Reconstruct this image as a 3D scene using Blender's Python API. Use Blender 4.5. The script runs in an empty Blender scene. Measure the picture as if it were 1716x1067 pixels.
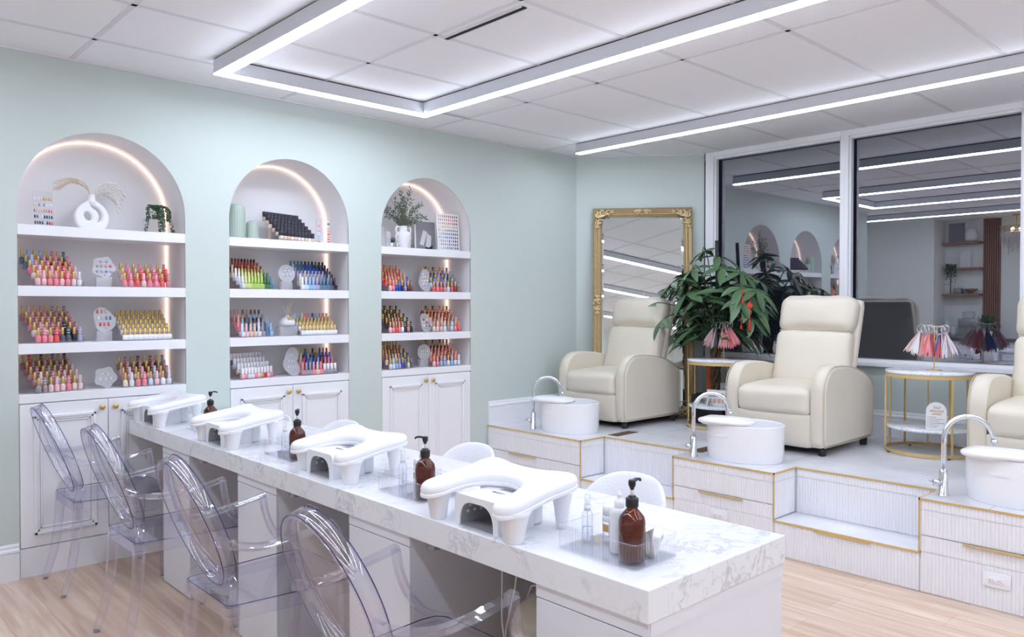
import bpy, bmesh, math, random
from mathutils import Vector, Matrix, noise
PI = math.pi
R = random.Random(7)
scene = bpy.context.scene
COL = scene.collection

# ---------------------------------------------------------------- camera, world, exposure
FOC = 1305.8
cam_d = bpy.data.cameras.new('camera')
cam_d.sensor_width = 36.0
cam_d.lens = FOC * 36.0 / 1716.0
cam_d.clip_start = 0.05
cam_d.clip_end = 60
cam = bpy.data.objects.new('camera', cam_d)
COL.objects.link(cam)
YAW, PITCH = 0.751293569, -0.0163359
cam.location = (0, 0, 1.436)
cam.rotation_euler = (PI / 2 + PITCH, 0, -YAW)
scene.camera = cam

world = bpy.data.worlds.new('night')
scene.world = world
world.use_nodes = True
world.node_tree.nodes['Background'].inputs[0].default_value = (0.02, 0.022, 0.035, 1)
world.node_tree.nodes['Background'].inputs[1].default_value = 0.5

vs = scene.view_settings
vs.view_transform = 'Standard'
vs.look = 'None'
vs.gamma = 1.0
vs.use_curve_mapping = False
vs.exposure = 0.30
LED_POWER = 30.0
cy = scene.cycles
cy.max_bounces = 12
cy.diffuse_bounces = 5
cy.glossy_bounces = 5
cy.transmission_bounces = 6
cy.transparent_max_bounces = 40
cy.caustics_reflective = False
cy.caustics_refractive = False
cy.sample_clamp_indirect = 4.0
cy.use_denoising = True

# ---------------------------------------------------------------- materials
MATS = {}


def s2l(c):
    return tuple((x / 255 / 12.92) if x / 255 <= 0.04045 else ((x / 255 + 0.055) / 1.055) ** 2.4 for x in c)


def newmat(name):
    m = bpy.data.materials.new(name)
    m.use_nodes = True
    MATS[name] = m
    nt = m.node_tree
    return m, nt, nt.nodes['Principled BSDF']


def plain(name, rgb, rough=0.5, metal=0.0, bump=0.0, bscale=200.0, var=0.0, vscale=8.0, coat=0.0, stretch=None):
    """rgb in sRGB 0-255; procedural noise for tone and relief"""
    m, nt, p = newmat(name)
    lin = s2l(rgb)
    p.inputs['Roughness'].default_value = rough
    p.inputs['Metallic'].default_value = metal
    p.inputs['Coat Weight'].default_value = coat
    tc = nt.nodes.new('ShaderNodeTexCoord')
    nz = nt.nodes.new('ShaderNodeTexNoise')
    nz.inputs['Scale'].default_value = vscale
    nz.inputs['Detail'].default_value = 4
    src = tc.outputs['Object']
    if stretch:
        mp = nt.nodes.new('ShaderNodeMapping')
        mp.inputs['Scale'].default_value = stretch
        nt.links.new(src, mp.inputs['Vector'])
        src = mp.outputs['Vector']
    nt.links.new(src, nz.inputs['Vector'])
    mx = nt.nodes.new('ShaderNodeMix')
    mx.data_type = 'RGBA'
    v = max(var, 0.012)
    mx.inputs[6].default_value = (*[c * (1 - v) for c in lin], 1)
    mx.inputs[7].default_value = (*[min(1, c * (1 + v)) for c in lin], 1)
    nt.links.new(nz.outputs['Fac'], mx.inputs[0])
    nt.links.new(mx.outputs[2], p.inputs['Base Color'])
    if bump:
        n2 = nt.nodes.new('ShaderNodeTexNoise')
        n2.inputs['Scale'].default_value = bscale
        n2.inputs['Detail'].default_value = 3
        nt.links.new(src, n2.inputs['Vector'])
        b = nt.nodes.new('ShaderNodeBump')
        b.inputs['Strength'].default_value = bump
        b.inputs['Distance'].default_value = 0.004
        nt.links.new(n2.outputs['Fac'], b.inputs['Height'])
        nt.links.new(b.outputs['Normal'], p.inputs['Normal'])
    return m


def clear(name, tint, edge, gloss=0.10, rough=0.02, frost=0.0, frost_rgb=(235, 238, 242), blend=0.35):
    """see-through plastic or glass: tinted more where the surface turns away from the eye, glossy by Fresnel"""
    m, nt, p = newmat(name)
    out = nt.nodes['Material Output']
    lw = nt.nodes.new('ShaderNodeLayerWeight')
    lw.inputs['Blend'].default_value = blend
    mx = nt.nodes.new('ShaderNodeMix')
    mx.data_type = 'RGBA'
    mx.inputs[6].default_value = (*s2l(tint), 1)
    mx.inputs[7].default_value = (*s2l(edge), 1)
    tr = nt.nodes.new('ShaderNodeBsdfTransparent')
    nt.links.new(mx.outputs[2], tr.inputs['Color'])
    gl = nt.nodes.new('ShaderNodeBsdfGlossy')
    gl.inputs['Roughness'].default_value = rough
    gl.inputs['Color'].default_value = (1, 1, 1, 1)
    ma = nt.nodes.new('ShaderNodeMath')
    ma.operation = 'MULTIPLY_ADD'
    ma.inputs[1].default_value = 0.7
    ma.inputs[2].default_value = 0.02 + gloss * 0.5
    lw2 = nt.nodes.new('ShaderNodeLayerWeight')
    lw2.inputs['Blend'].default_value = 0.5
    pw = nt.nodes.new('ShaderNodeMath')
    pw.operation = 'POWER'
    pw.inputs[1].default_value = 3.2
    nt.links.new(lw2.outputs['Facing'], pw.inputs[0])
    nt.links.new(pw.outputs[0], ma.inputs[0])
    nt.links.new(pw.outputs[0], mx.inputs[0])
    ms = nt.nodes.new('ShaderNodeMixShader')
    nt.links.new(ma.outputs[0], ms.inputs[0])
    nt.links.new(tr.outputs[0], ms.inputs[1])
    nt.links.new(gl.outputs[0], ms.inputs[2])
    last = ms
    if frost > 0:
        df = nt.nodes.new('ShaderNodeBsdfDiffuse')
        df.inputs['Color'].default_value = (*s2l(frost_rgb), 1)
        m2 = nt.nodes.new('ShaderNodeMixShader')
        m2.inputs[0].default_value = frost
        nt.links.new(ms.outputs[0], m2.inputs[1])
        nt.links.new(df.outputs[0], m2.inputs[2])
        last = m2
    nt.links.new(last.outputs[0], out.inputs['Surface'])
    return m


def emit(name, rgb, strength):
    m, nt, p = newmat(name)
    e = nt.nodes.new('ShaderNodeEmission')
    e.inputs[0].default_value = (*s2l(rgb), 1)
    e.inputs[1].default_value = strength
    nt.links.new(e.outputs[0], nt.nodes['Material Output'].inputs['Surface'])
    return m


plain('back_paint', (234, 237, 233), 0.6)
plain('wall_paint', (201, 212, 207), 0.6, bump=0.02, bscale=300)
plain('white_paint', (238, 239, 243), 0.42)
plain('niche_paint', (232, 231, 233), 0.5)
plain('ceiling_tile', (243, 243, 246), 0.9, bump=0.25, bscale=400, var=0.015, vscale=60)
plain('ceiling_bar', (222, 223, 227), 0.6)
plain('lamp_white', (214, 216, 222), 0.4)
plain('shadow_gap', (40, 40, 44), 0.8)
plain('desk_white', (226, 227, 234), 0.45)
plain('desk_inner', (176, 168, 162), 0.6)
plain('gold', (218, 188, 126), 0.36, metal=0.3, var=0.05)
plain('gold_rim', (212, 180, 112), 0.38, metal=0.5)
plain('brass_knob', (214, 182, 112), 0.35, metal=0.6)
plain('chrome', (225, 228, 232), 0.07, metal=1.0)
plain('leather', (221, 213, 197), 0.42, bump=0.18, bscale=60, var=0.03, vscale=5)
plain('leather_fold', (196, 184, 162), 0.5, bump=0.1, bscale=60)
plain('black_plastic', (22, 22, 24), 0.35)
plain('ceramic', (244, 245, 248), 0.18, coat=0.3)
plain('white_plastic', (240, 241, 246), 0.28, coat=0.2)
plain('vinyl_white', (243, 244, 249), 0.3, coat=0.15, bump=0.05, bscale=25)
plain('boucle', (235, 237, 240), 0.9, bump=0.5, bscale=120)
plain('lamp_inside', (168, 168, 174), 0.3, metal=0.15)
plain('mirror_glass', (226, 233, 232), 0.01, metal=1.0)
plain('gilt_light', (222, 200, 156), 0.4, metal=0.35, var=0.2, vscale=60)
plain('gilt', (176, 152, 112), 0.42, metal=0.4, bump=0.4, bscale=90, var=0.22, vscale=45)
plain('leaf', (74, 104, 70), 0.38, var=0.25, vscale=9)
plain('leaf_dark', (58, 84, 56), 0.5, var=0.25, vscale=20)
plain('leaf_grey', (92, 104, 88), 0.6, var=0.3, vscale=30)
plain('bark', (104, 84, 62), 0.8, bump=0.5, bscale=60, var=0.2)
plain('red_silk', (196, 54, 34), 0.6)
plain('orange_silk', (196, 92, 42), 0.6)
plain('stone_white', (238, 238, 241), 0.7, bump=0.1, bscale=80)
plain('sage_ceramic', (170, 186, 174), 0.35, coat=0.2)
plain('straw', (214, 196, 168), 0.8, var=0.2, vscale=50)
plain('pampas', (252, 248, 244), 0.95, var=0.05, vscale=50)
plain('paper', (236, 236, 238), 0.7)
plain('ink', (60, 58, 64), 0.6)
plain('gold_ink', (196, 146, 62), 0.5)
plain('print_grey', (150, 150, 158), 0.6)
plain('print_dark', (48, 48, 56), 0.6)
plain('wood_shelf', (150, 118, 96), 0.5, var=0.1, vscale=20)
plain('slat_wood', (146, 106, 84), 0.5, var=0.15, vscale=20)
plain('steel', (170, 172, 176), 0.3, metal=0.6)
plain('bucket', (216, 208, 188), 0.5)
plain('cable', (228, 226, 222), 0.5)
plain('tissue', (240, 240, 244), 0.8, bump=0.2, bscale=40)
plain('liquid_amber', (206, 128, 52), 0.4)
plain('label_gold', (190, 150, 90), 0.4)
plain('vent_brown', (112, 84, 52), 0.5, var=0.3, vscale=60)
plain('vent_slot', (30, 28, 30), 0.8)
plain('tan_blind', (176, 160, 128), 0.7)
plain('pot_dark', (34, 32, 34), 0.4)
plain('grey_table', (96, 92, 98), 0.5)
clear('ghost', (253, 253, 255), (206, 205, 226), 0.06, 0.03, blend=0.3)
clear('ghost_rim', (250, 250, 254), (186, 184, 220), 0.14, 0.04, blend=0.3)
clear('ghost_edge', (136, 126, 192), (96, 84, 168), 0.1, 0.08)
clear('acrylic', (253, 253, 254), (228, 230, 238), 0.05, 0.03)
clear('acrylic_frost', (250, 250, 252), (228, 230, 236), 0.05, 0.2, frost=0.27, frost_rgb=(242, 243, 248))
clear('tray_clear', (253, 253, 255), (222, 224, 232), 0.1, 0.05, blend=0.3)
clear('bottle_clear', (251, 252, 254), (206, 208, 218), 0.12, 0.03, blend=0.3)
clear('bottle_frost', (235, 237, 242), (190, 192, 200), 0.1, 0.25, frost=0.8, frost_rgb=(244, 245, 249))
clear('amber_glass', (158, 96, 36), (62, 32, 10), 0.06, 0.04)
clear('crystal', (248, 248, 252), (190, 194, 208), 0.3, 0.05)
emit('led_white', (228, 237, 255), LED_POWER)
emit('led_warm', (255, 224, 206), 1.7)
emit('bulb_warm', (255, 226, 180), 12.0)


def marble(name, base, vein, scale=2.6, amount=0.55, rough=0.16):
    m, nt, p = newmat(name)
    p.inputs['Roughness'].default_value = rough
    tc = nt.nodes.new('ShaderNodeTexCoord')
    d = nt.nodes.new('ShaderNodeTexNoise')
    d.inputs['Scale'].default_value = scale * 1.3
    d.inputs['Detail'].default_value = 5
    nt.links.new(tc.outputs['Object'], d.inputs['Vector'])
    add = nt.nodes.new('ShaderNodeVectorMath')
    add.operation = 'MULTIPLY_ADD'
    nt.links.new(d.outputs['Color'], add.inputs[0])
    add.inputs[1].default_value = (0.55, 0.55, 0.55)
    nt.links.new(tc.outputs['Object'], add.inputs[2])
    col = None
    masks = []
    for k, (sc, wd, st) in enumerate(((scale, 0.022, 1.0), (scale * 2.4, 0.02, 0.6))):
        n = nt.nodes.new('ShaderNodeTexNoise')
        n.inputs['Scale'].default_value = sc
        n.inputs['Detail'].default_value = 4 if k == 0 else 3
        n.inputs['Roughness'].default_value = 0.6
        nt.links.new(add.outputs[0], n.inputs['Vector'])
        a = nt.nodes.new('ShaderNodeMath')
        a.operation = 'SUBTRACT'
        nt.links.new(n.outputs['Fac'], a.inputs[0])
        a.inputs[1].default_value = 0.5
        b = nt.nodes.new('ShaderNodeMath')
        b.operation = 'ABSOLUTE'
        nt.links.new(a.outputs[0], b.inputs[0])
        r = nt.nodes.new('ShaderNodeMapRange')
        r.inputs['From Min'].default_value = 0.0
        r.inputs['From Max'].default_value = wd
        r.inputs['To Min'].default_value = st
        r.inputs['To Max'].default_value = 0.0
        nt.links.new(b.outputs[0], r.inputs['Value'])
        masks.append(r.outputs[0])
    fade = nt.nodes.new('ShaderNodeTexNoise')
    fade.inputs['Scale'].default_value = scale * 1.1
    nt.links.new(tc.outputs['Object'], fade.inputs['Vector'])
    fr = nt.nodes.new('ShaderNodeMapRange')
    fr.inputs['From Min'].default_value = 0.36
    fr.inputs['From Max'].default_value = 0.58
    nt.links.new(fade.outputs['Fac'], fr.inputs['Value'])
    mxm = nt.nodes.new('ShaderNodeMath')
    mxm.operation = 'MAXIMUM'
    nt.links.new(masks[0], mxm.inputs[0])
    nt.links.new(masks[1], mxm.inputs[1])
    mul = nt.nodes.new('ShaderNodeMath')
    mul.operation = 'MULTIPLY'
    nt.links.new(mxm.outputs[0], mul.inputs[0])
    nt.links.new(fr.outputs[0], mul.inputs[1])
    mul2 = nt.nodes.new('ShaderNodeMath')
    mul2.operation = 'MULTIPLY'
    nt.links.new(mul.outputs[0], mul2.inputs[0])
    mul2.inputs[1].default_value = amount
    mx = nt.nodes.new('ShaderNodeMix')
    mx.data_type = 'RGBA'
    mx.inputs[6].default_value = (*s2l(base), 1)
    mx.inputs[7].default_value = (*s2l(vein), 1)
    nt.links.new(mul2.outputs[0], mx.inputs[0])
    nt.links.new(mx.outputs[2], p.inputs['Base Color'])
    return m


marble('marble', (234, 236, 240), (140, 138, 146), 3.0, 0.4, 0.14)
marble('marble_side', (236, 238, 243), (150, 154, 172), 7.0, 0.75, 0.1)
marble('slab_grey', (204, 206, 212), (180, 183, 190), 1.6, 0.5, 0.22)


def planks(name):
    m, nt, p = newmat(name)
    p.inputs['Roughness'].default_value = 0.42
    tc = nt.nodes.new('ShaderNodeTexCoord')
    mp = nt.nodes.new('ShaderNodeMapping')
    mp.inputs['Rotation'].default_value = (0, 0, PI / 2)
    nt.links.new(tc.outputs['Object'], mp.inputs['Vector'])
    br = nt.nodes.new('ShaderNodeTexBrick')
    br.offset = 0.37
    br.inputs['Scale'].default_value = 1.0
    br.inputs['Brick Width'].default_value = 1.22
    br.inputs['Row Height'].default_value = 0.18
    br.inputs['Mortar Size'].default_value = 0.0012
    br.inputs['Mortar Smooth'].default_value = 0.3
    br.inputs['Bias'].default_value = 0.0
    br.inputs['Color1'].default_value = (*s2l((230, 216, 202)), 1)
    br.inputs['Color2'].default_value = (*s2l((218, 201, 186)), 1)
    br.inputs['Mortar'].default_value = (*s2l((190, 168, 152)), 1)
    nt.links.new(mp.outputs['Vector'], br.inputs['Vector'])
    m2 = nt.nodes.new('ShaderNodeMapping')
    m2.inputs['Scale'].default_value = (16, 1.0, 1)
    nt.links.new(tc.outputs['Object'], m2.inputs['Vector'])
    n = nt.nodes.new('ShaderNodeTexNoise')
    n.inputs['Scale'].default_value = 1.6
    n.inputs['Detail'].default_value = 7
    n.inputs['Distortion'].default_value = 0.6
    nt.links.new(m2.outputs['Vector'], n.inputs['Vector'])
    cr = nt.nodes.new('ShaderNodeValToRGB')
    cr.color_ramp.elements[0].position = 0.35
    cr.color_ramp.elements[0].color = (*s2l((226, 206, 190)), 1)
    cr.color_ramp.elements[1].position = 0.7
    cr.color_ramp.elements[1].color = (*s2l((255, 250, 246)), 1)
    nt.links.new(n.outputs['Fac'], cr.inputs[0])
    mx = nt.nodes.new('ShaderNodeMix')
    mx.data_type = 'RGBA'
    mx.blend_type = 'MULTIPLY'
    mx.inputs[0].default_value = 1.0
    nt.links.new(br.outputs['Color'], mx.inputs[6])
    nt.links.new(cr.outputs[0], mx.inputs[7])
    nt.links.new(mx.outputs[2], p.inputs['Base Color'])
    return m


planks('floor_planks')


def deck_tiles(name):
    m, nt, p = newmat(name)
    p.inputs['Roughness'].default_value = 0.2
    tc = nt.nodes.new('ShaderNodeTexCoord')
    br = nt.nodes.new('ShaderNodeTexBrick')
    br.offset = 0.5
    br.inputs['Scale'].default_value = 1.0
    br.inputs['Brick Width'].default_value = 0.6
    br.inputs['Row Height'].default_value = 1.2
    br.inputs['Mortar Size'].default_value = 0.002
    br.inputs['Color1'].default_value = (*s2l((232, 233, 237)), 1)
    br.inputs['Color2'].default_value = (*s2l((226, 227, 232)), 1)
    br.inputs['Mortar'].default_value = (*s2l((176, 177, 182)), 1)
    nt.links.new(tc.outputs['Object'], br.inputs['Vector'])
    n = nt.nodes.new('ShaderNodeTexNoise')
    n.inputs['Scale'].default_value = 2.2
    n.inputs['Detail'].default_value = 6
    n.inputs['Distortion'].default_value = 1.2
    nt.links.new(tc.outputs['Object'], n.inputs['Vector'])
    cr = nt.nodes.new('ShaderNodeValToRGB')
    cr.color_ramp.elements[0].position = 0.3
    cr.color_ramp.elements[0].color = (0.86, 0.86, 0.88, 1)
    cr.color_ramp.elements[1].position = 0.65
    cr.color_ramp.elements[1].color = (1, 1, 1, 1)
    nt.links.new(n.outputs['Fac'], cr.inputs[0])
    mx = nt.nodes.new('ShaderNodeMix')
    mx.data_type = 'RGBA'
    mx.blend_type = 'MULTIPLY'
    mx.inputs[0].default_value = 1.0
    nt.links.new(br.outputs['Color'], mx.inputs[6])
    nt.links.new(cr.outputs[0], mx.inputs[7])
    nt.links.new(mx.outputs[2], p.inputs['Base Color'])


deck_tiles('deck_tiles')


def window_glass(name):
    m, nt, p = newmat(name)
    tr = nt.nodes.new('ShaderNodeBsdfTransparent')
    tr.inputs['Color'].default_value = (0.8, 0.82, 0.86, 1)
    gl = nt.nodes.new('ShaderNodeBsdfGlossy')
    gl.inputs['Roughness'].default_value = 0.0
    gl.inputs['Color'].default_value = (0.95, 0.95, 1.0, 1)
    ms = nt.nodes.new('ShaderNodeMixShader')
    ms.inputs[0].default_value = 0.30
    nt.links.new(tr.outputs[0], ms.inputs[1])
    nt.links.new(gl.outputs[0], ms.inputs[2])
    nt.links.new(ms.outputs[0], nt.nodes['Material Output'].inputs['Surface'])


window_glass('window_glass')


def colour(rgb, rough=0.3):
    k = 'c%02x%02x%02x_%d' % (*rgb, int(rough * 100))
    if k not in MATS:
        plain(k, rgb, rough)
    return MATS[k]


# ---------------------------------------------------------------- mesh helpers
class MB:
    def __init__(self):
        self.bm = bmesh.new()

    def _add(self, vs_, fs, mi=0, smooth=False):
        v = [self.bm.verts.new(p) for p in vs_]
        for f in fs:
            try:
                fc = self.bm.faces.new([v[i] for i in f])
                fc.material_index = mi
                fc.smooth = smooth
            except ValueError:
                pass
        return v

    def box(self, a, b, mi=0):
        x0, y0, z0 = a
        x1, y1, z1 = b
        self._add([(x0, y0, z0), (x1, y0, z0), (x1, y1, z0), (x0, y1, z0), (x0, y0, z1), (x1, y0, z1), (x1, y1, z1), (x0, y1, z1)],
                  [(3, 2, 1, 0), (4, 5, 6, 7), (0, 1, 5, 4), (1, 2, 6, 5), (2, 3, 7, 6), (3, 0, 4, 7)], mi)
        return self

    def rbox(self, a, b, r=0.01, seg=3, mi=0):
        t = bmesh.new()
        bmesh.ops.create_cube(t, size=1.0)
        for v in t.verts:
            v.co = Vector([a[i] + (v.co[i] + 0.5) * (b[i] - a[i]) for i in range(3)])
        bmesh.ops.bevel(t, geom=list(t.edges), offset=r, segments=seg, profile=0.5, affect='EDGES')
        self.merge(t, mi, True)
        return self

    def merge(self, t, mi=0, smooth=False, M=None):
        t.verts.index_update()
        vs_ = [(M @ v.co) if M else v.co.copy() for v in t.verts]
        self._add(vs_, [[v.index for v in f.verts] for f in t.faces], mi, smooth)
        t.free()

    def lathe(self, prof, c=(0, 0, 0), n=24, mi=0, smooth=True, axis='z', sx=1.0, sy=1.0):
        """prof: list of (radius, height)"""
        vs_, fs = [], []
        for (r, z) in prof:
            for i in range(n):
                a = 2 * PI * i / n
                p = (r * math.cos(a) * sx, r * math.sin(a) * sy, z)
                if axis == 'x':
                    p = (p[2], p[0], p[1])
                elif axis == 'y':
                    p = (p[0], p[2], p[1])
                vs_.append((c[0] + p[0], c[1] + p[1], c[2] + p[2]))
        m = len(prof)
        for j in range(m - 1):
            for i in range(n):
                k = (i + 1) % n
                fs.append((j * n + i, j * n + k, (j + 1) * n + k, (j + 1) * n + i))
        if prof[0][0] > 1e-6:
            fs.append(tuple(reversed(range(n))))
        if prof[-1][0] > 1e-6:
            fs.append(tuple((m - 1) * n + i for i in range(n)))
        self._add(vs_, fs, mi, smooth)
        return self

    def cyl(self, p0, p1, r0, r1=None, n=12, mi=0, smooth=True):
        r1 = r0 if r1 is None else r1
        return self.tube([p0, p1], [r0, r1], n, mi=mi, smooth=smooth)

    def tube(self, pts, r, n=10, closed=False, mi=0, smooth=True, up=None):
        pts = [Vector(p) for p in pts]
        m = len(pts)
        if not isinstance(r, (list, tuple)):
            r = [r] * m
        secs = [[(math.cos(2 * PI * i / n) * r[j], math.sin(2 * PI * i / n) * r[j]) for i in range(n)] for j in range(m)]
        return self._sweep(pts, secs, closed, mi, smooth, up)

    def sweep(self, pts, w, h, closed=False, mi=0, up=(0, 0, 1), smooth=False, round_=0.0):
        """rectangular section: w sideways, h along up"""
        m = len(pts)
        if not isinstance(w, (list, tuple)):
            w = [w] * m
        if not isinstance(h, (list, tuple)):
            h = [h] * m
        secs = []
        for j in range(m):
            a, b = w[j] / 2, h[j] / 2
            if round_:
                q = []
                rr = min(a, b) * round_
                for cx_, cy_, a0 in ((a - rr, b - rr, 0), (-a + rr, b - rr, 90), (-a + rr, -b + rr, 180), (a - rr, -b + rr, 270)):
                    for s in (0, 45, 90):
                        t = math.radians(a0 + s)
                        q.append((cx_ + rr * math.cos(t), cy_ + rr * math.sin(t)))
                secs.append(q)
            else:
                secs.append([(a, b), (-a, b), (-a, -b), (a, -b)])
        return self._sweep([Vector(p) for p in pts], secs, closed, mi, smooth, up)

    def _sweep(self, pts, secs, closed, mi, smooth, up):
        m = len(pts)
        n = len(secs[0])
        U = Vector(up) if up else None
        vs_ = []
        prev = None
        for j in range(m):
            if closed:
                t = pts[(j + 1) % m] - pts[j - 1]
            else:
                t = pts[min(j + 1, m - 1)] - pts[max(j - 1, 0)]
            if t.length < 1e-9:
                t = Vector((0, 0, 1))
            t.normalize()
            if U is not None:
                s = t.cross(U)
                if s.length < 1e-4:
                    s = prev or Vector((1, 0, 0))
                s.normalize()
                if prev is not None and s.dot(prev) < 0:
                    s = -s
            else:
                if prev is None:
                    q = Vector((0, 0, 1)) if abs(t.z) < 0.9 else Vector((1, 0, 0))
                    s = t.cross(q).normalized()
                else:
                    s = (prev - t * prev.dot(t)).normalized()
            prev = s
            nn = s.cross(t).normalized()
            for (a, b) in secs[j]:
                vs_.append(pts[j] + s * a + nn * b)
        fs = []
        for j in range(m if closed else m - 1):
            k = (j + 1) % m
            for i in range(n):
                l = (i + 1) % n
                fs.append((j * n + i, j * n + l, k * n + l, k * n + i))
        if not closed:
            fs.append(tuple(range(n)))
            fs.append(tuple(reversed([(m - 1) * n + i for i in range(n)])))
        self._add(vs_, fs, mi, smooth)
        return self

    def prism(self, poly, a, b, axis='z', mi=0, smooth=False):
        """extrude polygon (2-D) between a and b along axis; 2-D coords are the two other axes in order"""
        n = len(poly)

        def P(u, v, w):
            return {'z': (u, v, w), 'y': (u, w, v), 'x': (w, u, v)}[axis]
        vs_ = [P(u, v, a) for u, v in poly] + [P(u, v, b) for u, v in poly]
        fs = [tuple(reversed(range(n))), tuple(range(n, 2 * n))]
        for i in range(n):
            k = (i + 1) % n
            fs.append((i, k, n + k, n + i))
        self._add(vs_, fs, mi, smooth)
        return self

    def ell(self, c, r, n=16, m=10, mi=0, M=None):
        vs_, fs = [], []
        for j in range(m + 1):
            t = PI * j / m
            for i in range(n):
                a = 2 * PI * i / n
                p = Vector((r[0] * math.sin(t) * math.cos(a), r[1] * math.sin(t) * math.sin(a), r[2] * math.cos(t)))
                if M:
                    p = M @ p
                vs_.append(Vector(c) + p)
        for j in range(m):
            for i in range(n):
                k = (i + 1) % n
                fs.append((j * n + i, (j + 1) * n + i, (j + 1) * n + k, j * n + k))
        self._add(vs_, fs, mi, True)
        return self

    def quadgrid(self, fn, nu, nv, mi=0, smooth=True):
        vs_ = [fn(i / nu, j / nv) for j in range(nv + 1) for i in range(nu + 1)]
        fs = [(j * (nu + 1) + i, j * (nu + 1) + i + 1, (j + 1) * (nu + 1) + i + 1, (j + 1) * (nu + 1) + i) for j in range(nv) for i in range(nu)]
        self._add(vs_, fs, mi, smooth)
        return self

    def cushion(self, c, s, r, bulge=(0, 0, 0), n=10, M=None, mi=0, wr=0.0, seed=0):
        """soft rounded box, half sizes s, edge radius r, bulge per axis"""
        t = bmesh.new()
        bmesh.ops.create_cube(t, size=2.0)
        bmesh.ops.subdivide_edges(t, edges=list(t.edges), cuts=n, use_grid_fill=True)
        s = Vector(s)
        for v in t.verts:
            u = v.co.copy()
            w = Vector((math.copysign(abs(u.x) ** 0.8, u.x), math.copysign(abs(u.y) ** 0.8, u.y), math.copysign(abs(u.z) ** 0.8, u.z)))
            p = Vector((w.x * s.x, w.y * s.y, w.z * s.z))
            inner = Vector([max(-(s[i] - r), min(s[i] - r, p[i])) for i in range(3)])
            d = p - inner
            if d.length > 1e-7:
                p = inner + d.normalized() * min(r, d.length) if sum(abs(abs(u[i]) - 1) < 1e-6 for i in range(3)) < 1 else inner + d.normalized() * r
            for i in range(3):
                o = [k for k in range(3) if k != i]
                f = (1 - u[o[0]] ** 2) * (1 - u[o[1]] ** 2)
                if abs(u[i]) > 0.999:
                    p[i] += math.copysign(bulge[i] * max(0, f), u[i])
            if wr:
                q = p * 9 + Vector((seed, seed * 2, 0))
                p += Vector((noise.noise(q), noise.noise(q + Vector((9, 0, 0))), noise.noise(q + Vector((0, 9, 0))))) * wr
            v.co = p
        Mt = Matrix.Translation(Vector(c)) @ (M.to_4x4() if M else Matrix.Identity(4))
        self.merge(t, mi, True, Mt)
        return self

    def mesh(self, name, mats):
        bmesh.ops.recalc_face_normals(self.bm, faces=list(self.bm.faces))
        me = bpy.data.meshes.new(name)
        self.bm.to_mesh(me)
        self.bm.free()
        for m in (mats if isinstance(mats, (list, tuple)) else [mats]):
            me.materials.append(MATS[m] if isinstance(m, str) else m)
        return me

    def build(self, name, mats, parent=None, loc=None, rot=None, bevel=0.0):
        o = bpy.data.objects.new(name, self.mesh(name, mats))
        COL.objects.link(o)
        if parent:
            o.parent = parent
        if loc:
            o.location = loc
        if rot:
            o.rotation_euler = rot
        if bevel:
            b = o.modifiers.new('bevel', 'BEVEL')
            b.width = bevel
            b.segments = 2
            b.limit_method = 'ANGLE'
        return o


def plate(loops, depth, to3d, name='plate'):
    """flat shape with holes (even-odd), extruded by depth; returns mesh built through a filled curve. loops of (u,v); to3d: 4x4 matrix"""
    cu = bpy.data.curves.new(name, 'CURVE')
    cu.dimensions = '2D'
    cu.fill_mode = 'BOTH'
    cu.extrude = depth / 2
    for lp in loops:
        sp = cu.splines.new('POLY')
        sp.points.add(len(lp) - 1)
        for i, (u, v) in enumerate(lp):
            sp.points[i].co = (u, v, 0, 1)
        sp.use_cyclic_u = True
    o = bpy.data.objects.new(name, cu)
    COL.objects.link(o)
    dg = bpy.context.evaluated_depsgraph_get()
    dg.update()
    me = bpy.data.meshes.new_from_object(o.evaluated_get(dg))
    bpy.data.objects.remove(o)
    bpy.data.curves.remove(cu)
    me.transform(to3d)
    return me


def text_mesh(s, size, to3d, depth=0.0006, shear=0.0, align='CENTER', spacing=1.0):
    cu = bpy.data.curves.new('text', 'FONT')
    cu.body = s
    cu.size = size
    cu.shear = shear
    cu.align_x = align
    cu.space_character = spacing
    cu.extrude = depth / 2
    o = bpy.data.objects.new('text', cu)
    COL.objects.link(o)
    dg = bpy.context.evaluated_depsgraph_get()
    dg.update()
    me = bpy.data.meshes.new_from_object(o.evaluated_get(dg))
    bpy.data.objects.remove(o)
    bpy.data.curves.remove(cu)
    me.transform(to3d)
    return me


def link_mesh(name, me, mat, parent=None, loc=None, rot=None):
    me.materials.clear()
    me.materials.append(MATS[mat] if isinstance(mat, str) else mat)
    o = bpy.data.objects.new(name, me)
    COL.objects.link(o)
    if parent:
        o.parent = parent
    if loc:
        o.location = loc
    if rot:
        o.rotation_euler = rot
    return o


def basis(o, u, v):
    u = Vector(u).normalized()
    v = Vector(v).normalized()
    w = u.cross(v)
    M = Matrix((u, v, w)).transposed().to_4x4()
    M.translation = Vector(o)
    return M


def tag(o, label, cat, group=None, kind=None):
    o['label'] = label
    o['category'] = cat
    if group:
        o['group'] = group
    if kind:
        o['kind'] = kind
    return o


def thing(name, label, cat, loc=(0, 0, 0), rz=0.0, group=None):
    o = bpy.data.objects.new(name, None)
    o.empty_display_size = 0.05
    COL.objects.link(o)
    o.location = loc
    o.rotation_euler = (0, 0, rz)
    return tag(o, label, cat, group)


def struct(o):
    o['kind'] = 'structure'
    return o


def dup(root, loc, rz, label, group=None):
    kids = {}
    r = root.copy()
    COL.objects.link(r)
    r.location = loc
    r.rotation_euler = (0, 0, rz)
    r['label'] = label
    if group:
        r['group'] = group
    for ch in list(root.children):
        c = ch.copy()
        COL.objects.link(c)
        c.parent = r
        for g in list(ch.children):
            d = g.copy()
            COL.objects.link(d)
            d.parent = c
    return r


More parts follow.
